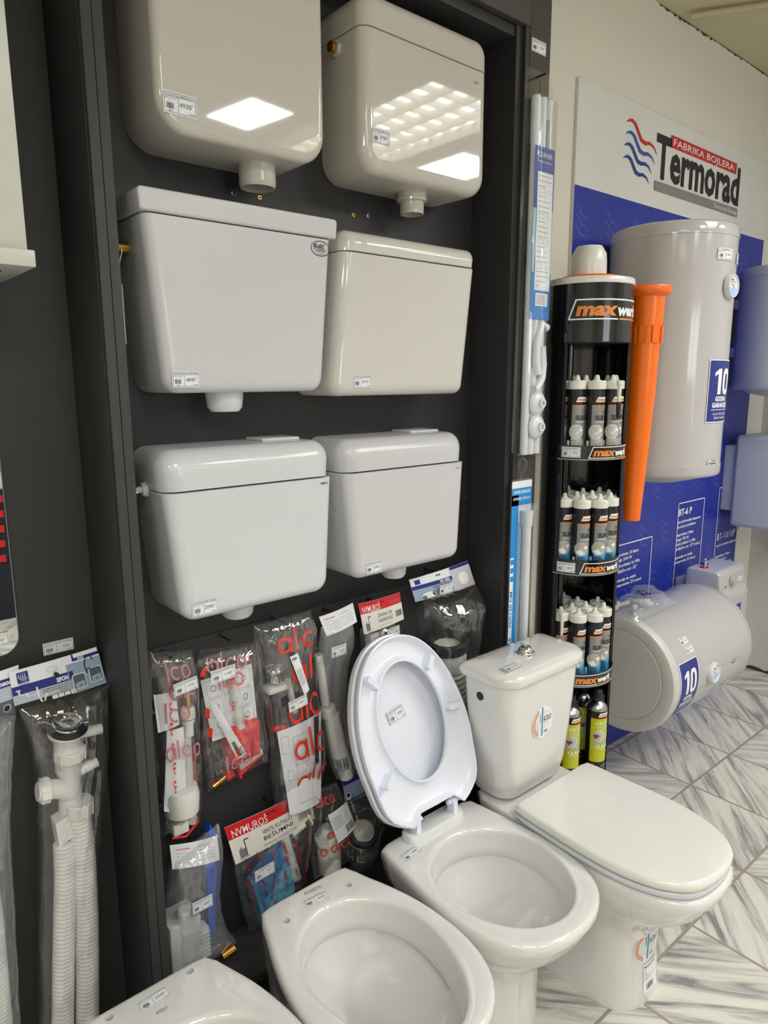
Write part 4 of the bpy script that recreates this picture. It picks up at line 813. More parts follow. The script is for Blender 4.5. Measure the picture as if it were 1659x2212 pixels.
# ---- seal ring bag
e = empty('bagged_pipe_seal', (1.03, 1.37, .45), 'dark blue carded bag with black rubber ring fitting behind the raised seat', 'hardware bag', 'bagged cistern fittings')
hook(e, 1.05, .452)
f = card(e, 'header_card', [(.995, .468), (1.12, .475), (1.12, .405), (1.00, .395)], 1.348, bend=.003); a = Art(f)
a.rect(0, 0, 1, .75, M('steel_blue_print', (150, 168, 190), .4)); a.rect(0, .75, 1, 1, BLUEINK()); a.rect(0, 0, 1, .16, BLUEINK()); a.lay(); a.disc(.10, .3, .07, WHITE(), .15); a.disc(.10, .34, .045, INK(), .08); a.rect(.5, .58, .9, .60, INK()); a.build('card_print', e)
mb = MB(); mb.lathe([(.034, 0), (.042, .004), (.044, .022), (.040, .028), (.030, .028), (.028, .01)], (1.045, 1.330, .300), RUB(), axis=(-.25, -.6, .75), seg=32, cap0=False, cap1=False); mb.build('rubber_seal', e)
mb = MB(); mb.lathe([(.028, .0), (.031, .018), (.001, .020)], (1.045, 1.330, .302), M('cream_plastic', (214, 212, 196), .3), axis=(-.25, -.6, .75), seg=32, cap1=False); mb.lathe([(.038, -.03), (.041, -.012), (.041, .002)], (1.045, 1.330, .302), WP, axis=(-.25, -.6, .75), seg=32, cap1=False); mb.build('connector_collar', e)
bg = Bag([(1.000, .42), (.995, .36), (.995, .30), (1.01, .24), (1.03, .18)], [(1.115, .42), (1.12, .36), (1.12, .30), (1.09, .24), (1.06, .18)], 1.338, .08, 10)
bg.build('plastic_bag', e, CLEAR2)
# ================================================================== SHOWER RODS ON THE STILE
e = empty('corner_shower_rod_pack', (1.57, 1.243, 1.30), 'long clear blister pack with white corner shower rod hanging on the black stile', 'shower rod pack')
YS = 1.243
mb = MB(); ribs = film('blister_film', base=.03, edge=.5, rough=.04, bump=.35, bscale=25, milk=.0)
cs = [(1.514, 1.300, .01), (1.626, 1.284, .01), (1.640, 2.236, .01), (1.617, 2.279, .008), (1.526, 2.277, .008), (1.522, 2.0, .01)]
mb.loft([[(u, YS-.0012, v) for u, v in rpoly(cs, 0, 4)], [(u, YS-.004, v) for u, v in rpoly(cs, 0, 4)]], ribs); mb.build('blister_back', e)
mb = MB(); cs = [(1.532, 1.292, .01), (1.618, 1.284, .01), (1.634, 2.215, .012), (1.534, 2.22, .012)]
rg = [[(u, YS-.004, v) for u, v in rpoly(cs, 0, 6)], [(u, YS-.030, v) for u, v in rpoly(cs, .006, 6)], [(u, YS-.037, v) for u, v in rpoly(cs, .016, 6)]]; mb.loft(rg, ribs); mb.build('blister_bubble', e)
RW = M('rod_white', (222, 226, 232), .25)
for k, x in enumerate((1.548, 1.574, 1.600)): mb = MB(); mb.tube([(x, YS-.017, 1.296), (x+.006, YS-.017, 2.21)], .0115, RW, 16); mb.build('rod', e)
mb = MB(); mb.tube([(1.555, YS-.016, 2.10), (1.555, YS-.016, 2.205)], .0135, RW, 18); mb.tube([(1.598, YS-.016, 2.09), (1.600, YS-.016, 2.16)], .011, M('grey_fitting', (150, 152, 150), .4), 16); mb.build('rod_end', e)
a = Art(plane((1.540, YS-.0295, 1.66))); BI = M('sky_print', (60, 130, 205), .35); BD = M('deep_blue_print', (40, 62, 150), .35)
a.rect(0, .28, .082, .43, BD); a.rect(0, 0, .082, .12, BI); a.rect(0, .12, .010, .28, M('pale_sky_print', (150, 190, 225), .4)); a.lay(); a.rect(.014, .075, .078, .37, PAPER()); a.lay()
a.text('CORNER', .012, .405, .012, WHITE(), width=.06); a.text('SHOWER CURTAIN ROD', .012, .392, .005, WHITE(), width=.06, res=1)
rnd = random.Random(2)
for k in range(22):
    v = .36-.0125*k
    if k % 5 == 3: a.frame(.022, v-.004, .045, v+.008, .0006, gi); a.ring(.062, v, .006, .0006, gi, 10)
    else: a.rect(.018, v, .018+rnd.uniform(.03, .055), v+.0012, gi)
a.stroke([(.020, .082), (.030, .092)], .001, RED()); a.stroke([(.020, .092), (.030, .082)], .001, RED())
a.rect(.020, .035, .072, .068, WHITE()); a.lay()
for k in range(6): a.rect(.024, .040+.0043*k, .06, .0415+.0043*k, gi)
a.build('product_sheet', e)
for k, pts in enumerate(([(1.618, YS-.026, 1.640), (1.590, YS-.030, 1.650), (1.574, YS-.030, 1.60), (1.572, YS-.030, 1.55), (1.582, YS-.03, 1.515)], [(1.606, YS-.022, 1.59), (1.608, YS-.026, 1.54), (1.600, YS-.03, 1.505), (1.580, YS-.03, 1.478), (1.566, YS-.03, 1.475)])):
    mb = MB(); mb.tube(catmull([Vector(p[:1]+p[2:]) for p in pts], 1) and pts, .0115, RW, 14); mb.build('corner_elbow', e, smooth=80)
for z in (1.437, 1.372): mb = MB(); mb.lathe([(.034, 0), (.032, .004), (.020, .012), (.012, .014), (.012, .022), (.007, .022), (.007, .014)], (1.584, YS-.030, z), RW, axis=(0, -1, 0), seg=28, cap0=False); mb.build('wall_flange', e)
mb = MB(); mb.lathe([(.024, 0), (.024, .001), (.018, .001), (.018, 0)], (1.572, YS-.004, 2.243), ribs, axis=(0, -1, 0), seg=28, cap0=False, cap1=False); mb.tube([(1.572, 1.243, 2.262), (1.572, YS-.03, 2.262)], .003, RUB(), 8); mb.build('hanging_hole', e)
tk = empty('price_ticket', (1.58, 1.2434, 2.33), 'price ticket 1200 stuck on the black stile above the shower rod pack', 'price ticket'); ticket(tk, (1.550, 1.2434, 2.320), .058, .030, 'KARNISA ZA TUS UGAONA', '1200', 22)
e = empty('shower_curtain_rod_pack', (1.56, 1.243, .75), 'blue and white packed extensible shower curtain rod below the corner rod pack', 'shower rod pack')
mb = MB(); cs = [(1.516, .60, .006), (1.612, .60, .006), (1.612, 1.225, .012), (1.516, 1.225, .012)]
mb.loft([[(u, YS-.0012, v) for u, v in rpoly(cs, 0, 5)], [(u, YS-.003, v) for u, v in rpoly(cs, 0, 5)]], ribs); mb.build('blister_back', e)
a = Art(plane((1.520, YS-.0035, .60))); LBp = M('pale_sky_print', (150, 190, 225), .4)
a.rect(0, 0, .088, .62, WHITE()); a.lay(); a.rect(0, 0, .030, .58, M('azure_print', (34, 140, 215), .4)); a.rect(0, .55, .088, .60, M('azure_print', (34, 140, 215), .4)); a.lay(); a.rect(.03, .10, .040, .5, LBp)
a.text('SHOWER CURTAIN ROD', .044, .584, .009, WHITE(), width=.074, align='c', bold=.03); a.text('EXTENSIBLE  70X120 CM', .044, .566, .007, WHITE(), width=.074, align='c', bold=.02)
a.rect(0, 0, .016, .40, WHITE()); a.lay(); AZ = M('azure_print', (34, 140, 215), .4); a.text('EXTENSIBLE', .013, .05, .011, AZ, rot=90, width=.11, bold=.04); a.text('70X120 CM', .013, .19, .011, AZ, rot=90, width=.11, bold=.04)
for k in range(4): a.rect(.002, .33+.025*k, .014+.012, .345+.025*k, AZ)
a.build('backing_card', e)
mb = MB(); mb.tube([(1.574, YS-.017, .61), (1.574, YS-.017, 1.10)], .013, RW, 18); mb.tube([(1.574, YS-.017, 1.09), (1.574, YS-.017, 1.135)], [.016, .018], RW, 20); mb.build('rod', e)
mb = MB(); cs = [(1.548, .60, .01), (1.608, .60, .01), (1.608, 1.155, .014), (1.548, 1.155, .014)]
mb.loft([[(u, YS-.004, v) for u, v in rpoly(cs, 0, 5)], [(u, YS-.036, v) for u, v in rpoly(cs, .004, 5)], [(u, YS-.040, v) for u, v in rpoly(cs, .014, 5)]], ribs); mb.build('blister_bubble', e)
mb = MB(); mb.tube([(1.560, YS-.003, 1.22), (1.560, YS-.003, 1.240), (1.578, YS-.003, 1.252), (1.582, YS-.003, 1.270), (1.568, YS-.003, 1.285), (1.552, YS-.003, 1.278), (1.548, YS-.003, 1.262)], .0035, ribs, 8); mb.build('hanging_hook', e)
# ================================================================== SEALANT STAND
CX, CY, CR_ = 1.79, 1.20, .12
BG = M('black_gloss_plastic', (18, 18, 20), .14, var=.3, scale=40, coat=.4); BM = M('black_matt_plastic', (24, 24, 26), .4)
st = empty('sealant_display_stand', (CX, CY, 0), 'tall black round sealant stand with white cap and curved shelves', 'display stand')
def arc_wall(mb, r0, r1, z0, z1, a0, a1, mat, n=40):
    rings = []
    for k in range(n+1):
        t = R(a0+(a1-a0)*k/n); c_, s_ = math.cos(t), math.sin(t); rings.append([(CX+r*c_, CY+r*s_, z) for r, z in ((r0, z0), (r1, z0), (r1, z1), (r0, z1))])
    mb.loft(rings, mat)
OP0, OP1 = 184, 306      # opening, degrees
mb = MB(); arc_wall(mb, .114, .119, .25, 1.757, OP1, OP0+360, BG, 60); mb.build('back_shell', st, smooth=30)
mb = MB(); arc_wall(mb, .113, .120, .25, 1.757, OP1-4, OP1, BM, 4); arc_wall(mb, .113, .120, .25, 1.757, OP0, OP0+3, BM, 4); mb.build('shell_edge', st, smooth=30)
mb = MB(); mb.tube([(1.752, 1.232, .26), (1.752, 1.232, 1.76)], .013, BG, 16); mb.build('inner_post', st)
mb = MB(); arc_wall(mb, .1195, .1215, 1.602, 1.757, OP0-30, OP1+30, BG, 60); mb.lathe([(.119, 1.600), (.119, 1.604), (.01, 1.604), (.01, 1.600)], (CX, CY, 0), BM, seg=48); mb.build('header_band', st, smooth=30)
mb = MB(); mb.lathe([(.121, 0), (.1225, .002), (.1225, .014), (.120, .018), (.08, .022)], (CX, CY, 1.757), M('cap_white', (222, 222, 216), .2), seg=64); mb.build('top_rim', st)
mb = MB(); mb.lathe([(.088, 0), (.080, .008), (.05, .012)], (CX, CY, 1.777), M('orange_plastic', (238, 108, 20), .3), seg=48); mb.build('orange_collar', st)
mb = MB(); mb.lathe([(.050, 0), (.049, .035), (.047, .062), (.035, .082), (.022, .084), (.001, .084)], (CX-.01, CY, 1.785), M('cap_white', (222, 222, 216), .2), seg=48, cap1=False); mb.build('end_cap', st)
ORG_L = M('orange_letter', (222, 132, 52), .35)
def maxwerk(a, u, v, W, H, fr=WHITE(), light=WHITE(), dark=None):
    """framed slanted logo plate, lower left corner u,v"""
    sh = .38*H; t = H*.07
    if dark: a.poly([(u, v), (u+W, v), (u+W+sh, v+H), (u+sh, v+H)], fr); a.lay(); 
    else:
        a.poly([(u, v), (u+W*.55, v), (u+W*.55, v+t), (u+t*1.6, v+t)], fr); a.poly([(u, v), (u+t*1.6, v+t), (u+sh+t*.8, v+H-t), (u+sh, v+H)], fr); a.poly([(u+sh, v+H), (u+sh+t*.8, v+H-t), (u+W, v+H-t), (u+W, v+H)], fr)
        a.poly([(u+W*.56, v), (u+W, v), (u+W, v+t*1.2), (u+W*.58, v+t*1.2)], ORG_L)
    a.text('max', u+W*.09, v+H*.22, H*.62, ORG_L, bold=.045, width=W*.44, shear=.22); a.text('werk', u+W*.53, v+H*.22, H*.52, light if not dark else dark, bold=.045, width=W*.40, shear=.2)
a = CArt(cyl(CX, CY, .1215, 187), .006); maxwerk(a, 0, 1.660, .255, .055); a.build('logo_plate', st)
TR = [(1.277, 1.318, 1.285, '130'), (.941, .987, .948, '400'), (.596, .638, .603, '400')]
for i, (z0, z1, zf, pr) in enumerate(TR):
    mb = MB(); arc_wall(mb, .1195, .1222, z0, z1, OP0-3, OP1+4, BG, 40); arc_wall(mb, .1222, .1235, z0, z0+.003, OP0-3, OP1+4, M('grey_fitting', (150, 152, 150), .4), 40)
    mb.lathe([(.119, z0), (.119, zf), (.001, zf), (.001, z0)], (CX, CY, 0), BM, seg=48, cap0=False, cap1=False); sh = mb.build('curved_shelf', st, smooth=30)
    a = CArt(cyl(CX, CY, .1222, 222 if i == 0 else (218 if i == 1 else 213)), .005); maxwerk(a, 0, z0+.005, .155, .033); ORG[sh.name] = ORG[st.name]; a.build('logo_plate', sh)
    a = CArt(cyl(CX, CY, .1222, 187), .005); a.label(0, z0+.007, .054, .030, 'SILIKON ACRYL' if i == 0 else 'SILIKON SANITAR', pr, 23+i); a.build('price_label', sh)
mb = MB(); mb.lathe([(.108, .278), (.112, .282), (.112, .292), (.001, .292)], (CX, CY+.02, 0), BM, seg=48, cap1=False); mb.lathe([(.06, 0), (.06, .28)], (CX+.02, CY+.05, 0), BM, seg=32); mb.build('stand_foot', st)
# ---- cartridges
CAPW = M('cartridge_ivory', (226, 226, 214), .35)
def cartridge(kind, loc):
    e = empty('sealant_cartridge', loc); x, y, z = loc; r = .0238
    mb = MB(); mb.lathe([(r, 0), (r, .190)], loc, M('cartridge_black', (30, 28, 32), .3), seg=28); mb.build('tube_body', e)
    mb = MB(); mb.lathe([(r, .188), (r+.0015, .189), (r+.0015, .209), (r*.97, .212), (r*.86, .209), (r*.7, .211), (.0098, .2135), (.0078, .216), (.0068, .219), (.0062, .2235), (.0048, .2265), (.0025, .228), (.0006, .2283)], loc, CAPW, seg=28, cap0=False, cap1=False); mb.build('cap', e)
    a = CArt(cyl(x, y, r, 188, z), .0035); W = .062; GR = M('label_grey', (140, 139, 138), .35)
    a.rect(0, 0, W, .142, GR); a.lay(); a.rect(0, .141, W, .145, ORG_L); u0 = .012 if kind == 'acryl' else .014
    maxwerk(a, .010, .153, .056, .014, fr=WHITE(), dark=INK())
    a.text('ACRYL' if kind == 'acryl' else 'SANITÄR', .012+.018, .122, .0085, INK(), width=.022 if kind == 'acryl' else .027); a.text('SILIKON', .010, .104, .0125, INK(), width=.045, bold=.03)
    a.rect(.010, .097, .050, .0985, WHITE())
    if kind == 'acryl':
        a.rect(0, .012, W, .052, M('concrete_print', (176, 176, 170), .4, var=.35, scale=120)); a.rect(.03, .05, W, .078, M('label_grey_dark', (118, 117, 116), .4)); a.stroke([(.002, .022), (.02, .032), (.034, .040), (.04, .05), (.06, .056)], .0012, INK())
        a.lay(); a.disc(.014, .070, .0205, WHITE()); a.lay(); a.disc(.014, .070, .019, M('plaster_print', (190, 192, 188), .4)); a.lay(); a.poly([(-.003, .062), (.004, .082), (.010, .058), (.012, .052), (.002, .054)], M('beige_print', (205, 198, 170), .4)); a.stroke([(.010, .063), (.026, .074)], .0025, WHITE()); a.rect(.022, .071, .031, .079, WHITE()); a.stroke([(.024, .069), (.031, .072)], .001, RED())
        a.rect(0, 0, W, .012, WHITE()); a.lay(); a.text('ACRYLIC SEALANT', .008, .003, .004, INK(), width=.045, res=1)
    else:
        a.rect(0, .010, W, .064, M('aqua_print', (70, 150, 205), .4)); a.rect(0, .010, .026, .045, M('teal_dark_print', (24, 96, 128), .4)); a.rect(.002, .036, .022, .048, M('brown_print', (120, 112, 96), .4)); a.poly([(.026, .03), (.048, .064), (.062, .064), (.062, .03)], M('pale_aqua_print', (120, 185, 228), .4))
        a.lay(); a.poly([(.036, .034), (.050, .034), (.047, .016), (.040, .016)], M('bright_aqua_print', (60, 160, 225), .4)); a.disc(.014, .070, .0205, M('pale_aqua_ring', (150, 205, 225), .4)); a.lay(); a.disc(.014, .070, .019, M('tan_print', (176, 176, 158), .4)); a.lay(); a.poly([(-.002, .062), (.012, .070), (.022, .056), (.010, .052)], WHITE()); a.poly([(.020, .076), (.027, .082), (.031, .074), (.024, .069)], WHITE()); a.stroke([(.021, .078), (.028, .083)], .002, ORED())
        a.rect(0, 0, W, .011, M('pale_aqua_base', (150, 208, 228), .4))
    a.rect(-.012, 0, -.003, .045, PAPER()); a.build('front_label', e); return e
def copy_thing(src, loc):
    c = src.copy(); COL.objects.link(c); c.location = loc
    for ch in src.children: d = ch.copy(); COL.objects.link(d); d.parent = c
    return c
def ring_pos(lst): return [(CX+r*math.cos(R(a_)), CY+r*math.sin(R(a_))) for a_, r in lst]
S1 = ring_pos([(200, .088), (235, .088), (272, .089), (308, .086), (217, .034), (330, .034), (346, .086), (165, .086), (60, .08)])
S2 = ring_pos([(186, .090), (219, .091), (252, .091), (285, .091), (318, .086), (200, .036), (290, .036), (20, .036), (352, .086), (110, .080), (60, .082)])
S3 = ring_pos([(188, .088), (222, .086), (257, .087), (300, .086), (200, .034), (290, .034), (20, .036), (340, .086), (110, .080), (60, .082)])
wh = [['leftmost', 'second from left', 'third from left', 'rightmost'], ['leftmost', 'second from left', 'third from left', 'fourth from left', 'rightmost'], ['leftmost', 'second from left', 'rightmost']]
for i, (lst, knd, nm, lv) in enumerate(((S1, 'acryl', 'acrylic silicone cartridge', 'top shelf'), (S2, 'san', 'sanitary silicone cartridge', 'middle shelf'), (S3, 'san', 'sanitary silicone cartridge', 'bottom shelf'))):
    proto = None
    for k, (x, y) in enumerate(lst):
        loc = (x, y, TR[i][2]+.0003)
        if i < 2 and k == 0: proto = c = cartridge(knd, loc); 
        elif i == 2 and k == 0: c = copy_thing(sanp, loc); proto = c
        else: c = copy_thing(proto, loc)
        if i == 1 and k == 0: sanp = c
        ttl = f'{wh[i][k]} {nm} in the front row of the {lv}' if k < len(wh[i]) else f'{nm} standing behind the front row on the {lv}'
        tag(c, ttl, 'sealant cartridge', f'silicone cartridges on the {lv}')
def spare(loc, black, label):
    e = empty('spare_nozzle', loc, label, 'nozzle'); mb = MB(); mb.lathe([(.0085, 0), (.0085, -.012), (.0062, -.014), (.0035, -.075)], loc, CAPW, seg=18); mb.build('nozzle_cone', e)
    if black: mb = MB(); mb.lathe([(.0068, -.058), (.0055, -.10), (.003, -.104)], loc, RUB(), seg=16); mb.build('nozzle_cover', e)
spare((1.7585, 1.0685, 1.497), True, 'ivory nozzle with black cover hanging before the acrylic cartridges'); spare((1.678, 1.165, .826), False, 'clear white nozzle hanging at the left edge of the bottom cartridge shelf')
# ---- foam cans
YEL = M('lime_yellow_print', (196, 200, 20), .35); SIL = M('can_silver', (200, 202, 205), .25, metal=1)
def can(loc):
    e = empty('foam_can', loc); x, y, z = loc; r = .0305
    mb = MB(); mb.lathe([(r-.006, 0), (r-.001, .003), (r, .010), (r, .205)], loc, M('can_black', (26, 26, 28), .3), seg=32); mb.build('can_body', e)
    mb = MB(); mb.lathe([(r+.0008, .204), (r+.001, .208), (r-.001, .209), (r-.003, .216), (r-.012, .226), (.012, .230), (.012, .234)], loc, SIL, seg=32, cap0=False); mb.build('can_dome', e)
    mb = MB(); mb.lathe([(.012, .228), (.014, .236), (.014, .262), (.011, .266)], loc, RUB(), seg=20); mb.box((x-.020, y-.010, z+.232), (x+.026, y+.010, z+.244), RUB(), .003); mb.box((x+.004, y-.013, z+.222), (x+.020, y+.004, z+.236), RUB(), .003); mb.build('gun_adapter', e)
    a = CArt(cyl(x, y, r, 180, z), .004); W = .100
    a.rect(0, .036, W, .180, YEL); a.lay(); a.rect(0, .1795, W, .1815, ORED()); maxwerk(a, .022, .186, .058, .013, dark=INK())
    a.text('PUR SCHAUM', .016, .160, .0105, WHITE(), width=.070, bold=.02); a.text('MONTAGESCHAUM', .020, .150, .0055, WHITE(), width=.055, res=1); a.text('MIT LEHNENDER KAPPE', .018, .143, .004, WHITE(), width=.055, res=1)
    a.rect(.006, .098, W, .112, M('mint_print', (170, 186, 168), .4)); a.rect(.05, .112, W, .138, M('pale_mint_print', (205, 215, 205), .4)); a.lay(); a.disc(.026, .124, .0185, WHITE()); a.lay(); a.disc(.025, .124, .017, M('plaster_print', (190, 192, 188), .4))
    a.lay(); a.poly([(.008, .128), (.022, .130), (.030, .124), (.020, .116), (.014, .114)], M('hand_print', (150, 82, 50), .4)); a.stroke([(.012, .122), (.024, .122)], .003, INK()); a.text('CLASSIC', .016, .083, .011, WHITE(), width=.055, bold=.03); a.text('FUR PROFIS', .020, .076, .004, WHITE(), res=1)
    for k in range(5): a.rect(.012, .064-.006*k, .012+.06, .0650-.006*k, M('pale_yellow_print', (225, 226, 120), .4))
    a.disc(.012, .026, .0050, ORED()); a.disc(.012, .014, .0050, ORED()); a.rect(.035, .022, .07, .023, WHITE()); a.rect(.04, .012, .07, .013, WHITE()); a.build('front_label', e); return e
CP = [(1.702, 1.178), (1.745, 1.205), (1.768, 1.130), (1.700, 1.120)]
CP = [(1.812, 1.115), (1.845, 1.186), (1.717, 1.147), (1.710, 1.214)]
CL = ['rightmost lime yellow foam can under the lowest cartridge shelf', 'middle foam can standing behind the other two', 'lime yellow foam can half hidden by the toilet cistern', 'foam can at the back left below the cartridges']
c0 = None
for (x, y), lb in zip(CP, CL):
    loc = (x, y, .2925); c = can(loc) if c0 is None else copy_thing(c0, loc); c0 = c0 or c; tag(c, lb, 'foam can', 'foam cans at the foot of the stand')
# ---- giant orange nozzle
OR = M('orange_nozzle_plastic', (240, 112, 16), .28, var=.03, sss=.1)
e = empty('giant_orange_nozzle', (1.95, 1.115, 1.76), 'giant orange nozzle tapering downwards beside the black sealant stand', 'display nozzle')
ax = (.012, -.010, 1)
mb = MB(); T0 = (1.958, 1.113, 1.765)
mb.lathe([(.050, -.002), (.062, .0), (.0635, -.004), (.0635, -.016), (.060, -.022), (.047, -.030), (.0455, -.10), (.0445, -.112)], T0, OR, axis=ax, seg=48, cap1=False); mb.build('flange', e, smooth=40)
mb = MB(); mb.lathe([(.0445, -.112), (.043, -.113), (.041, -.30), (.034, -.50), (.0265, -.690), (.0235, -.692)], T0, OR, axis=ax, seg=48, cap0=False); mb.build('nozzle_cone', e, smooth=40)
for k in range(8):
    an = R(k*45+20); mb = MB(); c_, s_ = math.cos(an), math.sin(an); d = Vector((c_, s_, 0)); n_ = Vector((-s_, c_, 0)); C0 = Vector(T0)
    pts = [C0+d*.040-n_*.011+Vector((0, 0, -.112)), C0+d*.0462-n_*.011+Vector((0, 0, -.112)), C0+d*.0462+n_*.011+Vector((0, 0, -.112)), C0+d*.040+n_*.011+Vector((0, 0, -.112))]
    mb.loft([pts, [p+Vector((0, 0, -.048)) for p in pts]], OR); mb.build('grip_rib', e, smooth=30)
# ================================================================== BANNER
e = empty('advertising_board', (2.78, 1.449, 0), 'large blue and white boiler advertising board on the back wall', 'advertising board')
BX0, BX1, BZ = 2.032, 3.50, 2.438; BYf = 1.438
mb = MB(); mb.box((BX0, BYf, .002), (BX1, 1.4492, BZ), M('board_white', (226, 224, 220), .35), .0005); mb.build('board_sheet', e, smooth=0)
a = Art(plane((0, BYf, 0))); RB = M('royal_blue_print', (34, 50, 150), .3, var=.02); WV = M('wave_print', (66, 84, 178), .3)
a.rect(BX0, .003, BX1, 2.121, RB); a.lay()
def wave(u, v, s, mat, t=.0042):
    a.stroke([(u+s*x, v+s*y) for x, y in ((0, 0), (.10, .07), (.22, .07), (.36, -.04), (.48, -.22), (.60, -.28), (.76, -.27), (.9, -.34), (1.02, -.52))], t, mat, taper=True)
rnd = random.Random(1); k = 0
for row in range(11):
    for col in range(9):
        u = 2.035+.175*col+(.09 if row % 2 else 0); v = 2.055-.19*row
        if u+.09 < BX1:
            for q in range(3): wave(u-.002*q, v-.030*q, .085, WV, .006)
SKY = WHITE()
a.w = .0016
a.text('Termorad', 2.518, 2.230, .142, INK(), bold=.030, width=.688)
a.rect(2.617, 2.345, 3.166, 2.387, M('brick_red_print', (192, 44, 42), .35)); a.lay(); a.text('FABRIKA BOJLERA', 2.890, 2.354, .024, WHITE(), width=.505, align='c', bold=.004)
a.rect(2.517, 2.180, 3.205, 2.214, M('mid_grey_print', (132, 130, 130), .35)); a.lay(); a.text('Termorad Group', 3.195, 2.188, .019, WHITE(), width=.208, align='r')
for (u, v, m_, s) in ((2.311, 2.365, M('brick_red_print', (192, 44, 42), .35), .215), (2.310, 2.327, M('logo_blue_print', (52, 84, 168), .35), .205), (2.305, 2.289, M('logo_navy_print', (36, 58, 140), .35), .190), (2.303, 2.249, M('logo_navy_print', (36, 58, 140), .35), .180)):
    a.stroke([(u+s*x, v+s*y*.78) for x, y in ((0, 0), (.08, .06), (.18, .08), (.28, .03), (.38, -.10), (.48, -.22), (.60, -.25), (.74, -.22), (.88, -.26), (1.0, -.40))], .014, m_, taper=True)
def rframe(u0, v0, u1, v1, t=.0045): a.frame(u0, v0, u1, v1, t, WHITE())
rframe(2.882, .30, 3.122, .975); rframe(3.262, .30, 3.537-.045, 1.005); rframe(2.06, .40, 2.678, .862)
a.text('BT-6 P', 2.888, .918, .028, WHITE(), width=.118, bold=.03); a.text('BT-10/10P', 3.28, .749, .032, WHITE(), width=.19, bold=.0)
def lines(u, v, L, h=.0125, k=.80):
    for t_, dv, wd in L: a.text(t_, u, v-dv, h, WHITE(), width=wd, res=1, bold=.03)
lines(2.886, .884, [('sa prohromskim kazanom', 0, .205), ('za rad pod pritiskom', .022, .165), ('zapremina: 6 litara', .058, .15), ('snaga: 1500 W', .079, .11), ('radni pritisak: 0,6 MPa', .100, .175), ('priključne cevi : 1/2" (reduc.)', .121, .225), ('garancija na ostale', .160, .155), ('komponente: 25 meseci', .181, .185)])
lines(3.28, .717, [('sa prohromskim kazanom', 0, .205), ('zapremina: 10 litara', .054, .15), ('snaga: 2000 W', .076, .11), ('radni pritisak: 0,6 MPa', .098, .175)])
lines(2.410, .814, [('zapremina: 50 litara', 0, .162), ('snaga: 2000 W', .021, .115), ('radni pritisak: 0,6 MPa', .045, .178), ('priključne cevi : 1/2"', .068, .155), ('garancija na ostale', .105, .155), ('komponente: 25 meseci', .126, .198)])
a.build('printed_graphics', e)
# ================================================================== WATER HEATERS
BW = M('boiler_enamel', (187, 184, 184), .12, var=.01, scale=3, coat=.3); BLIL = M('boiler_lilac_shade_tint', (186, 189, 204), .3, var=.02, scale=3)  # lilac is cool shade and blue board reflection put into the base colour
def warranty(fn, W, H, parent, short=False, step=.006):
    a = CArt(fn, step); a.rect(-.003, -.003, W+.003, H+.003, WHITE()); a.lay(); a.rect(0, 0, W, H, BLUEINK()); a.lay(); WP_ = M('wave_violet_print', (84, 78, 160), .35)
    for q in range(3): a.stroke([(W*x, H*(.93-.16*q+y)) for x, y in ((.02, -.02), (.2, .03), (.42, .02), (.6, -.08), (.8, -.14), (1.0, -.13))], H*.012, WP_, taper=True)
    a.lay(); a.ten(W*.16, H*.45, W*.70, H*.42, WHITE()); a.text('GODINA', W*.5, H*.34, H*.075, WHITE(), width=W*.52, align='c', bold=.05); a.text('GARANCIJE', W*.5, H*.235, H*.075, WHITE(), width=W*.72, align='c', bold=.05)
    a.rect(W*.12, H*.19, W*.88, H*.20, WHITE()); a.text('na prohromski', W*.5, H*.11, H*.05, WHITE(), width=W*.6, align='c', res=1); a.text('kazan bojlera', W*.5, H*.045, H*.05, WHITE(), width=W*.52, align='c', res=1)
    return a.build('warranty_sticker', parent)
def badge(fn, parent, W=.045, H=.014):
    a = CArt(fn, .004); a.poly([(-W*.12, H*.5), (0, -H*.15), (W, -H*.15), (W*1.12, H*.5), (W, H*1.15), (0, H*1.15)], M('badge_silver', (196, 196, 198), .3)); a.lay(); a.text('Termorad', W*.08, H*.12, H*.5, INK(), width=W*.84, bold=.03, res=1); a.rect(W*.35, H*.78, W*.95, H*.98, M('brick_red_print', (192, 44, 42), .35)); return a.build('brand_badge', parent)
def vboiler(name, label, cx, cy, r, z0, z1, mat, dial=None):
    e = empty(name, (cx, 1.438, z0), label, 'water heater', 'water heaters on the back wall')
    mb = MB(); mb.lathe([(r-.002, z0+.040), (r-.002, z1-.040)], (cx, cy, 0), mat, seg=96, cap0=False, cap1=False); mb.build('drum', e, smooth=40)
    mb = MB(); mb.lathe([(r-.0025, z1-.041), (r, z1-.040), (r, z1-.010), (r-.004, z1-.003), (r-.012, z1), (r*.6, z1+.002), (.001, z1+.003)], (cx, cy, 0), mat, seg=96, cap0=False, cap1=False); mb.build('top_cap', e, smooth=40)
    mb = MB(); mb.lathe([(r*.85, z0+.005), (r-.010, z0), (r-.003, z0+.004), (r, z0+.012), (r, z0+.040), (r-.0025, z0+.041)], (cx, cy, 0), mat, seg=96, cap0=False, cap1=False); mb.build('bottom_cap', e, smooth=40)
    mb = MB(); mb.lathe([(.001, z0-.034), (r*.35, z0-.030), (r*.66, z0-.014), (r*.78, z0+.004), (r*.86, z0+.006)], (cx, cy, 0), M('grey_cover_plastic', (196, 196, 192), .35), seg=72, cap0=False, cap1=False); mb.tube([(cx+.10, cy-.07, z0-.025), (cx+.10, cy-.07, z0+.002)], .012, mat, 14); mb.build('service_cover', e, smooth=50)
    mb = MB(); mb.box((cx-.10, cy+r*.80, z1-.16), (cx+.10, 1.4375, z1-.12), SIL); mb.box((cx-.10, cy+r*.80, z0+.14), (cx+.10, 1.4375, z0+.18), SIL); mb.build('wall_bracket', e)
    return e
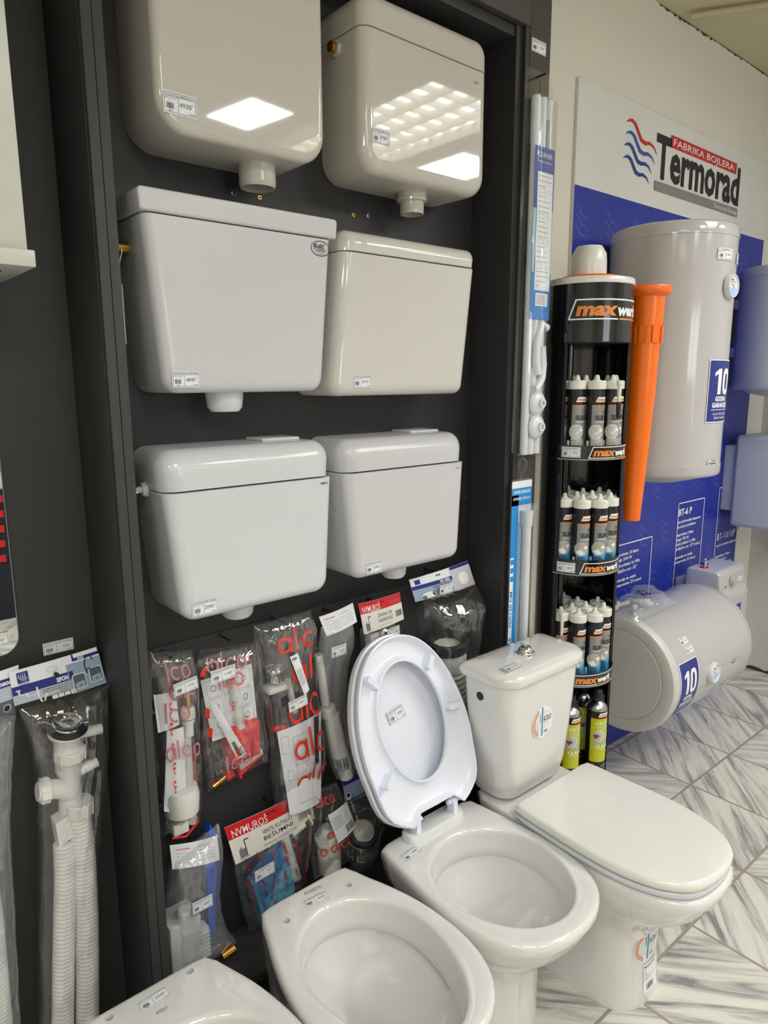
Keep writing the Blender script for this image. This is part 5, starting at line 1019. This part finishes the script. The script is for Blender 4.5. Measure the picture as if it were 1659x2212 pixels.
def dial(parent, c, ax, rr=.034):
    mb = MB(); mb.lathe([(rr+.004, -.004), (rr+.004, .006), (rr, .012), (rr-.003, .012), (rr-.005, .008)], c, M('dial_ring', (214, 216, 216), .2), axis=ax, seg=40, cap1=False); d = mb.build('dial_bezel', parent); axv = Vector(ax).normalized(); U = Vector((0, 0, 1)).cross(axv)*-1 if abs(axv.z) < .9 else Vector((1, 0, 0))
    U = Vector((1, 0, 0)); U = (U-axv*U.dot(axv)).normalized(); V = axv.cross(U) if axv.cross(U).z > 0 else -axv.cross(U)
    a = Art(plane(Vector(c)+axv*.0080, U, V, axv)); a.disc(0, 0, rr-.005, M('dial_face', (226, 228, 232), .3)); a.lay(); a.poly([(math.cos(R(q))*(rr-.006), math.sin(R(q))*(rr-.006)) for q in range(190, 351, 10)], M('dial_pale_blue', (176, 200, 232), .3)); a.lay()
    a.stroke([(-rr*.45, rr*.42), (rr*.5, rr*.36)], .0015, RED()); a.stroke([(-rr*.2, rr*.2), (rr*.25, -rr*.15)], .0015, RED()); a.rect(-rr*.5, rr*.52, 0, rr*.60, BLUEINK()); a.stroke([(-rr*.45, rr*.35), (-rr*.1, 0)], .0012, PINK); a.build('dial_face', parent)
r1 = .197
b1 = vboiler('vertical_water_heater', 'tall white cylindrical water heater on the blue board with 10 year sticker', 2.275, 1.22, r1, 1.187, 1.972, BW)
dial(b1, (2.275, 1.22-r1-.002, 1.782), (0, -1, 0)); warranty(cyl(2.275, 1.22, r1, 251, 1.367), .135, .190, b1)
a = CArt(cyl(2.275, 1.22, r1, 249), .005); a.label(0, 1.857, .070, .034, 'BOJLER 80 L', '21420', 31); a.build('price_label', b1)
a = CArt(cyl(2.275, 1.22, r1, 281), .005); a.label(0, 1.852, .070, .034, 'BOJLER 80 L', '19900', 32); a.build('price_label', b1)
badge(cyl(2.275, 1.22, r1, 258, 1.228), b1)
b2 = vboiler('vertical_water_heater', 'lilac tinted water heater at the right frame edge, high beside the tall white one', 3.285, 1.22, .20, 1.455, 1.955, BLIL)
mb = MB(); mb.lathe([(.016, 0), (.016, .008)], (3.17, 1.13, 1.440), RED(), seg=18); mb.build('red_ring', b2)
mb = MB(); mb.lathe([(.011, 0), (.011, .045)], (3.17, 1.13, 1.400), CHROME(), seg=18); mb.build('pipe_stub', b2)
mb = MB(); mb.lathe([(.012, 0), (.012, .022)], (3.17, 1.13, 1.385), M('green_cap_plastic', (20, 130, 70), .4), seg=18); mb.build('green_cap', b2)
# horizontal
HY, HZ, HR, HX0, HX1 = 1.22, .49, .208, 2.10, 2.705
e = b3 = empty('horizontal_water_heater', (2.4, 1.438, HZ), 'white horizontal cylindrical water heater low on the wall, bag on top', 'water heater', 'water heaters on the back wall')
def hl(prof, mat, name, sm=40, parent=None, **kw): mb = MB(); mb.lathe(prof, (0, HY, HZ), mat, axis=(1, 0, 0), seg=96, **kw); return mb.build(name, parent or b3, smooth=sm)
hl([(HR-.0025, HX0+.03), (HR-.0025, HX1-.03)], BW, 'drum', cap0=False, cap1=False)
hl([(.001, HX0+.003), (HR*.76, HX0+.002), (HR*.775, HX0+.0055), (HR*.79, HX0+.002), (HR-.020, HX0), (HR-.006, HX0+.005), (HR, HX0+.016), (HR, HX0+.032), (HR-.003, HX0+.033)], M('boiler_end_plastic', (205, 202, 198), .35), 'left_end_cap', cap0=False, cap1=False)
hl([(HR-.003, HX1-.033), (HR, HX1-.032), (HR, HX1-.014), (HR-.010, HX1), (.001, HX1+.003)], BW, 'right_end_cap', cap0=False, cap1=False)
mb = MB(); mb.box((2.20, HY+HR*.8, HZ-.02), (2.24, 1.4375, HZ+.02), SIL); mb.box((2.56, HY+HR*.8, HZ-.02), (2.60, 1.4375, HZ+.02), SIL); mb.build('wall_bracket', e)
def hcyl(x0, b0=0): return lambda u, v, w: Vector((x0+u, HY-(HR-.0025+w)*math.cos(R(b0)+v/HR), HZ+(HR-.0025+w)*math.sin(R(b0)+v/HR)))
def hart(x0, b0): return CArt(hcyl(x0, b0), 0, .005)
w_ = None
a = hart(2.150, -33); W, H = .118, .200
def wr2(a, W, H):
    a.rect(-.003, -.003, W+.003, H+.003, WHITE()); a.lay(); a.rect(0, 0, W, H, BLUEINK()); a.lay(); WP_ = M('wave_violet_print', (84, 78, 160), .35)
    for q in range(3): a.stroke([(W*x, H*(.93-.16*q+y)) for x, y in ((.02, -.02), (.2, .03), (.42, .02), (.6, -.08), (.8, -.14), (1.0, -.13))], H*.012, WP_, taper=True)
    a.lay(); a.ten(W*.15, H*.43, W*.72, H*.42, WHITE()); a.text('GODINA', W*.5, H*.32, H*.075, WHITE(), width=W*.52, align='c', bold=.05); a.text('GARANCIJE', W*.5, H*.21, H*.075, WHITE(), width=W*.74, align='c', bold=.05); a.rect(W*.12, H*.165, W*.88, H*.175, WHITE()); a.text('na prohromski', W*.5, H*.09, H*.05, WHITE(), width=W*.6, align='c', res=1)
wr2(a, W, H); a.build('warranty_sticker', b3)
a = hart(2.215, 36.5); a.label(0, 0, .050, .026, 'BOJLER 50 L', '17740', 33); a.build('price_label', b3)
a = hart(2.222, 27.5); a.label(0, 0, .050, .026, 'BOJLER 50 L', '16500', 34); a.build('price_label', b3)
dial(b3, (2.368, HY-HR-.001, HZ-.002), (0, -1, .02)); o_ = hart(2.515, -4); 
oo = o_; oo.poly([(-.005, .007), (0, -.002), (.045, -.002), (.050, .007), (.045, .016), (0, .016)], M('badge_silver', (196, 196, 198), .3)); oo.lay(); oo.text('Termorad', .003, .001, .008, INK(), width=.038, bold=.03, res=1); oo.rect(.015, .011, .043, .0145, M('brick_red_print', (192, 44, 42), .35)); oo.build('brand_badge', b3)
# small under sink heater
e = empty('small_undersink_heater', (2.98, 1.438, .30), 'small boxy white heater with dial and red and blue pipe stubs', 'water heater', 'water heaters on the back wall')
def sideprof(x): return [(x, 1.375, .30), (x, 1.375, .695), (x, 1.362, .712), (x, 1.245, .712), (x, 1.228, .700), (x, 1.222, .625), (x, 1.205, .600), (x, 1.205, .32), (x, 1.22, .30)]
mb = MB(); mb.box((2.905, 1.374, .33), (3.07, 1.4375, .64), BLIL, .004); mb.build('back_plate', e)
bm_ = bmesh.new(); P_ = sideprof(2.860); vs_ = [bm_.verts.new(p) for p in P_]; vt_ = [bm_.verts.new((3.105, p[1], p[2])) for p in P_]; n_ = len(P_)
bm_.faces.new(vs_); bm_.faces.new(vt_[::-1]); [bm_.faces.new((vs_[i], vt_[i], vt_[(i+1) % n_], vs_[(i+1) % n_])) for i in range(n_)]
bmesh.ops.recalc_face_normals(bm_, faces=bm_.faces[:]); bmesh.ops.bevel(bm_, geom=[e_ for e_ in bm_.edges if e_.calc_length() > .01], offset=.012, segments=4, affect='EDGES', profile=.5, clamp_overlap=True); bm_.verts.index_update()
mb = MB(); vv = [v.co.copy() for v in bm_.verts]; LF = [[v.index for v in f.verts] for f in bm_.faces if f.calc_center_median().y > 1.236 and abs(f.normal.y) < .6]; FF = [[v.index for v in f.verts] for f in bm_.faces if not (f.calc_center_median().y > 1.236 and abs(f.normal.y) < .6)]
mb.add(vv, LF, BLIL); mb.f += [tuple(f) for f in FF]; mb.m += [mb.mi(BW)]*len(FF); bm_.free(); mb.build('heater_case', e, smooth=40)  # side faces take the painted lilac shade, front stays white
for x, y, m_, c_ in ((2.895, 1.31, RED(), 'red'), (2.945, 1.335, M('logo_blue_print', (52, 84, 168), .35), 'blue')):
    mb = MB(); mb.lathe([(.017, 0), (.017, .004)], (x, y, .7122), m_, seg=20); p_ = mb.build(c_+'_collar', e); mb = MB(); mb.lathe([(.008, 0), (.008, .026)], (x, y, .7155), CHROME(), seg=16); mb.build('pipe_stub', e)
mb = MB(); mb.lathe([(.021, 0), (.021, .008), (.018, .018), (.001, .018)], (2.965, 1.2225, .660), BW, axis=(0, -1, -.05), seg=28, cap1=False); kn = mb.build('thermostat_knob', e)
a = Art(plane((2.86, 1.221, .625), (1, 0, 0), (0, .02, 1), (0, -1, 0))); a.ring(.105, .036, .014, .0015, RED(), 16, 40, 320); a.w = .006; a.rect(.140, .026, .19, .046, M('pale_grey_print', (222, 224, 224), .5)); a.lay(); a.text('MAX', .145, .033, .005, INK(), res=1); a.text('MIN', .17, .033, .005, INK(), res=1); a.disc(.035, .022, .006, M('dark_red_print', (130, 20, 40), .4)); a.build('dial_print', e)
a = Art(plane((2.905, 1.2045, .475))); a.rect(0, 0, .13, .080, BLUEINK()); a.lay(); a.ten(.008, .020, .042, .042, WHITE()); a.text('GODINA', .062, .055, .010, WHITE(), width=.055, bold=.04); a.text('GARANCIJE', .062, .040, .010, WHITE(), width=.060, bold=.04); [a.rect(.062, .030-.007*q, .118, .032-.007*q, M('pale_sky_print', (150, 190, 225), .4)) for q in range(3)]; a.build('warranty_sticker', e)
a = Art(plane((2.955, 1.2045, .41))); a.rect(0, 0, .05, .018, M('badge_silver', (196, 196, 198), .3)); a.lay(); a.text('Termorad', .004, .003, .008, INK(), width=.042, bold=.03, res=1); a.build('brand_badge', e)
# box heater at the frame edge
e = empty('square_water_heater', (3.4, 1.438, .83), 'lilac tinted square wall heater at the right frame edge, below the round one', 'water heater', 'water heaters on the back wall')
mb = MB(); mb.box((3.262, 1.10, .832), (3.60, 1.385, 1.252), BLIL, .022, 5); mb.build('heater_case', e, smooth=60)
mb = MB(); mb.box((3.285, 1.380, .90), (3.57, 1.4375, 1.20), M('lilac_shaded_bracket', (182, 187, 206), .35), .004); mb.build('back_plate', e)  # bracket colour carries the same painted lilac shade
mb = MB(); mb.lathe([(.006, 0), (.006, .03)], (3.36, 1.37, .805), CHROME(), seg=12); mb.build('pipe_stub', e)
mb = MB(); mb.tube([(3.6985, 1.30, .69), (3.670, 1.30, .69)], .032, M('pipe_cap_white', (214, 214, 212), .3), 24); tag(mb.build('pipe_cover', origin=(3.6985, 1.30, .69)), 'round white pipe cover on the grey side wall under the square heater', 'pipe cover')
# bag of fittings on the horizontal heater
e = empty('fittings_bag', (2.25, 1.27, .70), 'clear printed bag of white fittings lying on the horizontal water heater', 'plastic bag')
def zt(y): return HZ+math.sqrt(max(0, HR**2-(y-HY)**2))
rnd = random.Random(6)
for k in range(11):
    x = rnd.uniform(2.13, 2.30); y = rnd.uniform(1.20, 1.30); mb = MB(); h = rnd.uniform(.012, .04); z = zt(y)+h*.5+.006; d = Vector((rnd.uniform(-1, 1), rnd.uniform(-1, 1), rnd.uniform(-.4, .4))).normalized()
    if k % 2: mb.tube([Vector((x, y, z))-d*.02, Vector((x, y, z))+d*.02], .009, WP, 12)
    else:
        q = d.to_track_quat('X', 'Z'); mb.box((-.018, -.012, -.006), (.018, .012, .006), WP, .002); mb.v = [tuple(Vector((x, y, z))+q @ Vector(v)) for v in mb.v]
    mb.build('white_fitting', e)
mb = MB(); nu, nv = 26, 16; BF = film('crinkled_milky_film', base=.10, edge=.6, rough=.15, bump=.8, bscale=60, milk=.16, milkcol=(.8, .83, .9))
def bf(u, v, top):
    x = 2.105+.27*u; y = 1.165+.165*v; p = (4*u*(1-u)*4*v*(1-v))**.45 if 0 < u < 1 and 0 < v < 1 else 0; base_ = zt(min(y, 1.40))+.003
    tip = max(0, (u-.7)/.3)*.055*(v+.15); z = base_+(.058*p*(1-.35*u) if top else 0)+tip+(.012*noise.noise(Vector((u*9, v*7, 3.1)))+.006*noise.noise(Vector((u*25, v*22, 7))))*(1 if top else .1)*(p+.1)
    return Vector((x, y+.008*noise.noise(Vector((u*6, v*3, 1))), max(z, base_)))
for tp in (1, 0):
    vs = [bf(i/nu, j/nv, tp) for j in range(nv+1) for i in range(nu+1)]; fs = [(j*(nu+1)+i, j*(nu+1)+i+1, (j+1)*(nu+1)+i+1, (j+1)*(nu+1)+i) for j in range(nv) for i in range(nu)]; mb.add(vs, fs, BF)
o_ = mb.build('bag_film', e, smooth='raw'); o_.data.shade_smooth()
a = CArt(lambda u, v, w: bf(u, v, 1)+Vector((0, -w, w)), .03, .05); a.text('DDD', .50, .30, .22, INK(), width=.22, bold=.04, rot=8); a.text('DDD', .08, .55, .16, INK(), width=.16, bold=.04, rot=20); a.build('bag_print', e)
# ================================================================== LEFT PANEL GOODS
e = empty('bagged_sink_trap', (.34, 1.427, .95), 'bagged white flexible double sink trap under a blue and white card', 'plumbing bag')
f = card(e, 'header_card', [(.257, .966), (.419, .975), (.430, .896), (.260, .889)], 1.392, bend=.003); a = Art(f); SB = M('steel_blue_print', (150, 168, 190), .4)
a.rect(.0, .0, 1, .52, M('pale_steel_print', (186, 196, 206), .4)); a.lay(); a.rect(.0, .0, .60, .14, INK()); a.rect(.60, .0, 1, .78, SB); a.rect(.0, .38, .62, .60, BLUEINK()); a.rect(.68, .82, 1, 1, BLUEINK()); a.lay(); a.rect(.70, .90, .99, 1, WHITE())
a.poly([(.62, .38), (.66, .45), (.66, .60), (.62, .60)], BLUEINK()); a.text('SIFON', .60, .42, .11, WHITE(), width=.13, align='r', bold=.05); a.text('S80807', .74, .835, .05, WHITE(), width=.08, bold=.04, res=1)
a.rect(.07, .66, .19, .93, BLUEINK()); a.lay()
for q in range(4): a.stroke([(.10+.022*q, .93), (.085+.022*q, .82), (.11+.022*q, .73), (.17, .67+.02*q)], .008, WHITE(), taper=True)
a.text('TEXO', .13, .605, .045, INK(), width=.11, align='c')
for q, t_ in enumerate(('FLEKSIBILNI SIFON SUDOPERE', 'SA PRELIVOM I PRIKLJUČKOM', 'ZA MAŠINU')): a.text(t_, .59, .31-.065*q, .040, INK(), width=(.29, .29, .11)[q], align='r', res=1)
a.text('DVODELNI', .59, .10+.02, .035, GREYINK(), width=.09, align='r', res=1)
for p_ in ([(.06, .50), (.07, .36), (.14, .34)], [(.14, .38), (.15, .27), (.24, .29)], [(.25, .46), (.26, .2), (.28, .05), (.31, .06), (.34, .24), (.38, .26)]): a.stroke(p_, .018, WHITE())
a.rect(.035, .47, .085, .50, WHITE())
for q in range(4): a.rect(.39+.068*q, .03, .45+.068*q, .13, WHITE())
a.ring(.64, .08, .02, .006, INK(), 10)
SK = M('sink_blue_print', (150, 180, 192), .4)
for su, sv in ((.645, .10), (.84, .16)):
    rr_ = rpoly([(su, sv, .03), (su+.135, sv, .04), (su+.135, sv+.36, .03), (su, sv+.36, .03)], 0, 5); a.poly(rpoly([(su-.008, sv-.02, .03), (su+.143, sv-.02, .04), (su+.143, sv+.38, .03), (su-.008, sv+.38, .03)], 0, 5), WHITE()); a.lay(); a.poly(rr_, M('dark_steel_print', (90, 96, 106), .4)); a.lay(); a.poly([(su+.015, sv+.01), (su+.12, sv+.01), (su+.12, sv+.18), (su+.015, sv+.15)], SK); a.lay(); a.disc(su+.07, sv+.07, .018, GREYINK(), .035)
a.stroke([(.815, .42), (.80, .62), (.815, .78), (.85, .86), (.89, .84), (.91, .73)], .012, INK()); a.rect(.80, .52, .86, .545, INK()); a.ring(.44, .80, .055, .004, GREYINK(), 20, rv=1.2); a.build('card_print', e)
mb = MB(); mb.tube([(.336, 1.427, .943), (.336, 1.380, .943)], .0035, RUB(), 12); mb.lathe([(.0045, 0), (.0045, .003)], (.336, 1.380, .943), RUB(), axis=(0, -1, 0), seg=16); mb.build('hanging_hook', e)
SW_ = M('trap_white', (228, 228, 224), .3); yc = 1.365; ax = (.045, -.02, 1)
mb = MB(); mb.lathe([(.034, 0), (.037, .004), (.035, .012), (.030, .013)], (.340, yc-.012, .838), RUB(), axis=(.06, -.28, 1), seg=36, cap0=False); mb.build('rubber_seal', e)
mb = MB(); mb.lathe([(.030, 0), (.0295, .005), (.026, .006), (.020, .002), (.010, .001), (.001, .004)], (.341, yc-.016, .851), CHROME(), axis=(.06, -.28, 1), seg=36, cap0=False, cap1=False); mb.build('steel_strainer', e)
mb = MB(); mb.lathe([(.001, -.19), (.022, -.19), (.0225, -.09), (.0255, -.085), (.0255, -.06), (.0275, -.058), (.0275, -.045), (.026, -.04), (.026, -.012), (.035, -.004), (.036, 0), (.034, .003)], (.340, yc-.010, .834), SW_, axis=(0.02, -.1, 1), seg=36, cap0=False, cap1=False)
mb.tube([(.350, yc-.01, .822), (.403, yc-.01, .817)], .0105, SW_, 18); mb.tube([(.355, yc-.01, .744), (.378, yc-.01, .748)], .011, SW_, 16); mb.tube([(.376, yc-.01, .7475), (.390, yc-.01, .749)], .0095, SW_, 16); mb.tube([(.335, yc-.01, .705), (.318, yc-.012, .720), (.300, yc-.014, .728), (.275, yc-.014, .732)], [.018, .019, .0185, .0175], SW_, 20); mb.build('trap_body', e, smooth=50)
mb = MB()
for c_, a_, r_, h_ in (((.341, yc-.012, .776), (0.02, -.1, 1), .0275, .022), ((.298, yc-.014, .729), (-1, 0, .10), .023, .020), ((.347, yc-.008, .652), (.06, -.1, 1), .0270, .030)):
    mb = MB(); mb.lathe([(r_-.002, 0), (r_, .002), (r_, h_-.002), (r_-.002, h_)], c_, SW_, axis=a_, seg=30); q = Vector((0, 0, 1)).rotation_difference(Vector(a_).normalized())
    for k in range(10):
        an = 2*math.pi*k/10; p0 = Vector(c_)+q @ Vector((r_*math.cos(an), r_*math.sin(an), .002)); p1 = Vector(c_)+q @ Vector((r_*math.cos(an), r_*math.sin(an), h_-.002)); mb.tube([p0, p1], .0018, SW_, 6)
    mb.build('ribbed_nut', e, smooth=40)
def hose(P, r, name, pitch=.0088, parent=None):
    path = [Vector(p) for p in P]; L = [0]
    for i in range(1, len(path)): L.append(L[-1]+(path[i]-path[i-1]).length)
    def at(s):
        for i in range(1, len(L)):
            if s <= L[i]: t = (s-L[i-1])/(L[i]-L[i-1]); return path[i-1].lerp(path[i], t)
        return path[-1]
    n = int(L[-1]/pitch); pts = []; rr = []
    for i in range(n):
        for q, dr in ((0, -.0022), (.3, -.0006), (.5, 0), (.7, -.0006)): pts.append(at((i+q)*pitch)); rr.append(r+dr)
    mb = MB(); mb.tube(pts, rr, SW_, 26); return mb.build(name, parent or e, smooth=75)
hose([(.347, yc-.008, .655), (.348, yc-.008, .55), (.343, yc-.008, .42), (.334, yc-.008, .29), (.322, yc-.008, .14), (.318, yc-.01, .06)], .0235, 'corrugated_hose')
hose([(.316, yc-.006, .603), (.311, yc-.006, .52), (.294, yc-.006, .36), (.278, yc-.006, .19), (.268, yc-.008, .08)], .0215, 'corrugated_hose')
mb = MB(); mb.loft([[(.300, yc-.02, .655), (.326, yc-.02, .663), (.330, yc-.02, .615), (.303, yc-.02, .603)], [(.300, yc+.015, .655), (.326, yc+.015, .663), (.330, yc+.015, .615), (.303, yc+.015, .603)]], SW_); mb.build('hose_end_cap', e)
bg = Bag([(.262, .899), (.275, .82), (.278, .74), (.272, .64), (.266, .56), (.255, .45), (.245, .34), (.236, .22), (.232, .05)], [(.428, .900), (.420, .82), (.410, .74), (.392, .64), (.378, .56), (.372, .45), (.365, .34), (.357, .22), (.350, .05)], 1.366, .085, 21, amp=.005, nv=60)
bg.build('plastic_bag', e, CLEAR2)
e = empty('bagged_sink_trap', (.20, 1.427, .95), 'second bagged sink trap cut by the left frame edge', 'plumbing bag')
f = card(e, 'header_card', [(.10, .958), (.276, .974), (.262, .884), (.10, .878)], 1.397, bend=.003); a = Art(f); a.rect(0, 0, 1, .32, M('dark_steel_print', (90, 96, 106), .4)); a.rect(0, .32, 1, .62, M('pale_steel_print', (186, 196, 206), .4)); a.rect(0, .62, .96, .80, BLUEINK()); a.lay(); a.text('S80808', .94, .66, .08, WHITE(), width=.2, align='r', bold=.04); a.disc(.90, .16, .045, CHROME(), .09); a.lay(); a.disc(.90, .16, .03, INK(), .06); a.build('card_print', e)
hose([(.17, yc, .86), (.175, yc, .5), (.165, yc, .1)], .0235, 'corrugated_hose', parent=e)
bg = Bag([(.11, .90), (.11, .7), (.11, .5), (.11, .3), (.11, .05)], [(.258, .892), (.240, .785), (.229, .70), (.216, .45), (.198, .05)], 1.370, .08, 23, amp=.005, nv=60); bg.build('plastic_bag', e, MILKY)
tk = empty('price_ticket', (.355, 1.4266, .98), 'price ticket 920 on the charcoal panel above the trap card', 'price ticket'); ticket(tk, (.3275, 1.4266, .969), .057, .025, 'SIFON ZA SUDOPERU DVODELNI', '920', 41, U=(1, 0, 0), V=(0, 0, 1))
# mirror
e = empty('wall_mirror', (0, 1.4266, 1.2), 'frameless mirror with rounded corner at the left frame edge', 'mirror')
cs = [(-.35, .990, .03), (.287, .990, .034), (.287, 1.80, .034), (-.35, 1.80, .03)]
mb = MB(); mb.loft([[(u, 1.4262, v) for u, v in rpoly(cs, 0, 8)], [(u, 1.4215, v) for u, v in rpoly(cs, 0, 8)]], M('mirror_edge_glass', (120, 135, 125), .15)); mb.build('glass_edge', e)
mb = MB(); pp = [(u, 1.4212, v) for u, v in rpoly(cs, .0018, 8)]; mb.add(pp, [tuple(range(len(pp)))], M('mirror_silver', (232, 236, 232), .01, metal=1, var=0)); mb.build('mirror_face', e, smooth='raw')
tk = empty('price_ticket', (.24, 1.4205, 1.02), 'price ticket 510 stuck low on the mirror', 'price ticket'); ticket(tk, (.213, 1.4200, 1.010), .056, .026, 'OGLEDALO', '510', 42)
# white cabinet top left
e = empty('white_wall_cabinet', (0, 1.427, 1.67), 'white wall cabinet cut by the top left frame corner', 'wall cabinet')
mb = MB(); mb.box((-.30, 1.205, 1.6975), (.311, 1.4265, 2.30), M('cabinet_white', (206, 206, 196), .3), .0015); mb.build('cabinet_body', e)
mb = MB(); mb.box((-.30, 1.192, 1.672), (.318, 1.4265, 1.697), M('cabinet_white', (206, 206, 196), .3), .002); mb.build('bottom_trim', e)
for x in (.22, .28): mb = MB(); mb.lathe([(.004, 0), (.004, .002)], (x, 1.26, 1.6705), INK(), seg=12); mb.build('screw_hole', e)
# goods across the shop, seen in the mirror
e = empty('tool_rack', (.95, -2.0, 0), 'dark rack with red tagged goods across the shop, seen in the mirror', 'display rack')
NV = M('rack_navy', (26, 28, 44), .6); mb = MB(); mb.box((.2, -2.35, 0), (1.9, -2.0, .82), NV); mb.build('rack_board', e, smooth=0)
mb = MB(); mb.box((.2, -2.32, .84), (1.9, -2.02, .93), M('counter_white', (214, 214, 206), .4), .006); mb.build('counter_top', e)
mb = MB(); [mb.box((.2, -2.20, .94+.035*i), (1.9, -2.1, .972+.035*i), M('stripe_'+n, c, .5)) for i, (n, c) in enumerate((('navy', (60, 70, 170)), ('pink', (220, 110, 180)), ('yellow', (240, 190, 40)), ('green', (110, 190, 70)), ('blue', (70, 150, 220))))]; mb.box((.2, -2.20, 1.115), (1.9, -2.1, 1.5), M('counter_white', (214, 214, 206), .4)); mb.build('colour_chart', e, smooth=0)
rt0 = None
for i in range(5):
    for j in range(9):
        loc = (.45+.15*j+.004*i, -1.995, .38+.095*i)
        if rt0 is None:
            mb = MB(); mb.box((loc[0], loc[1], loc[2]), (loc[0]+.05, loc[1]+.004, loc[2]+.045), RED()); rt0 = mb.build('red_tag', origin=loc); o = rt0
        else: o = rt0.copy(); COL.objects.link(o); o.location = loc
        tag(o, 'small red goods tag on the dark rack across the shop', 'tag', 'red tags on the rack')
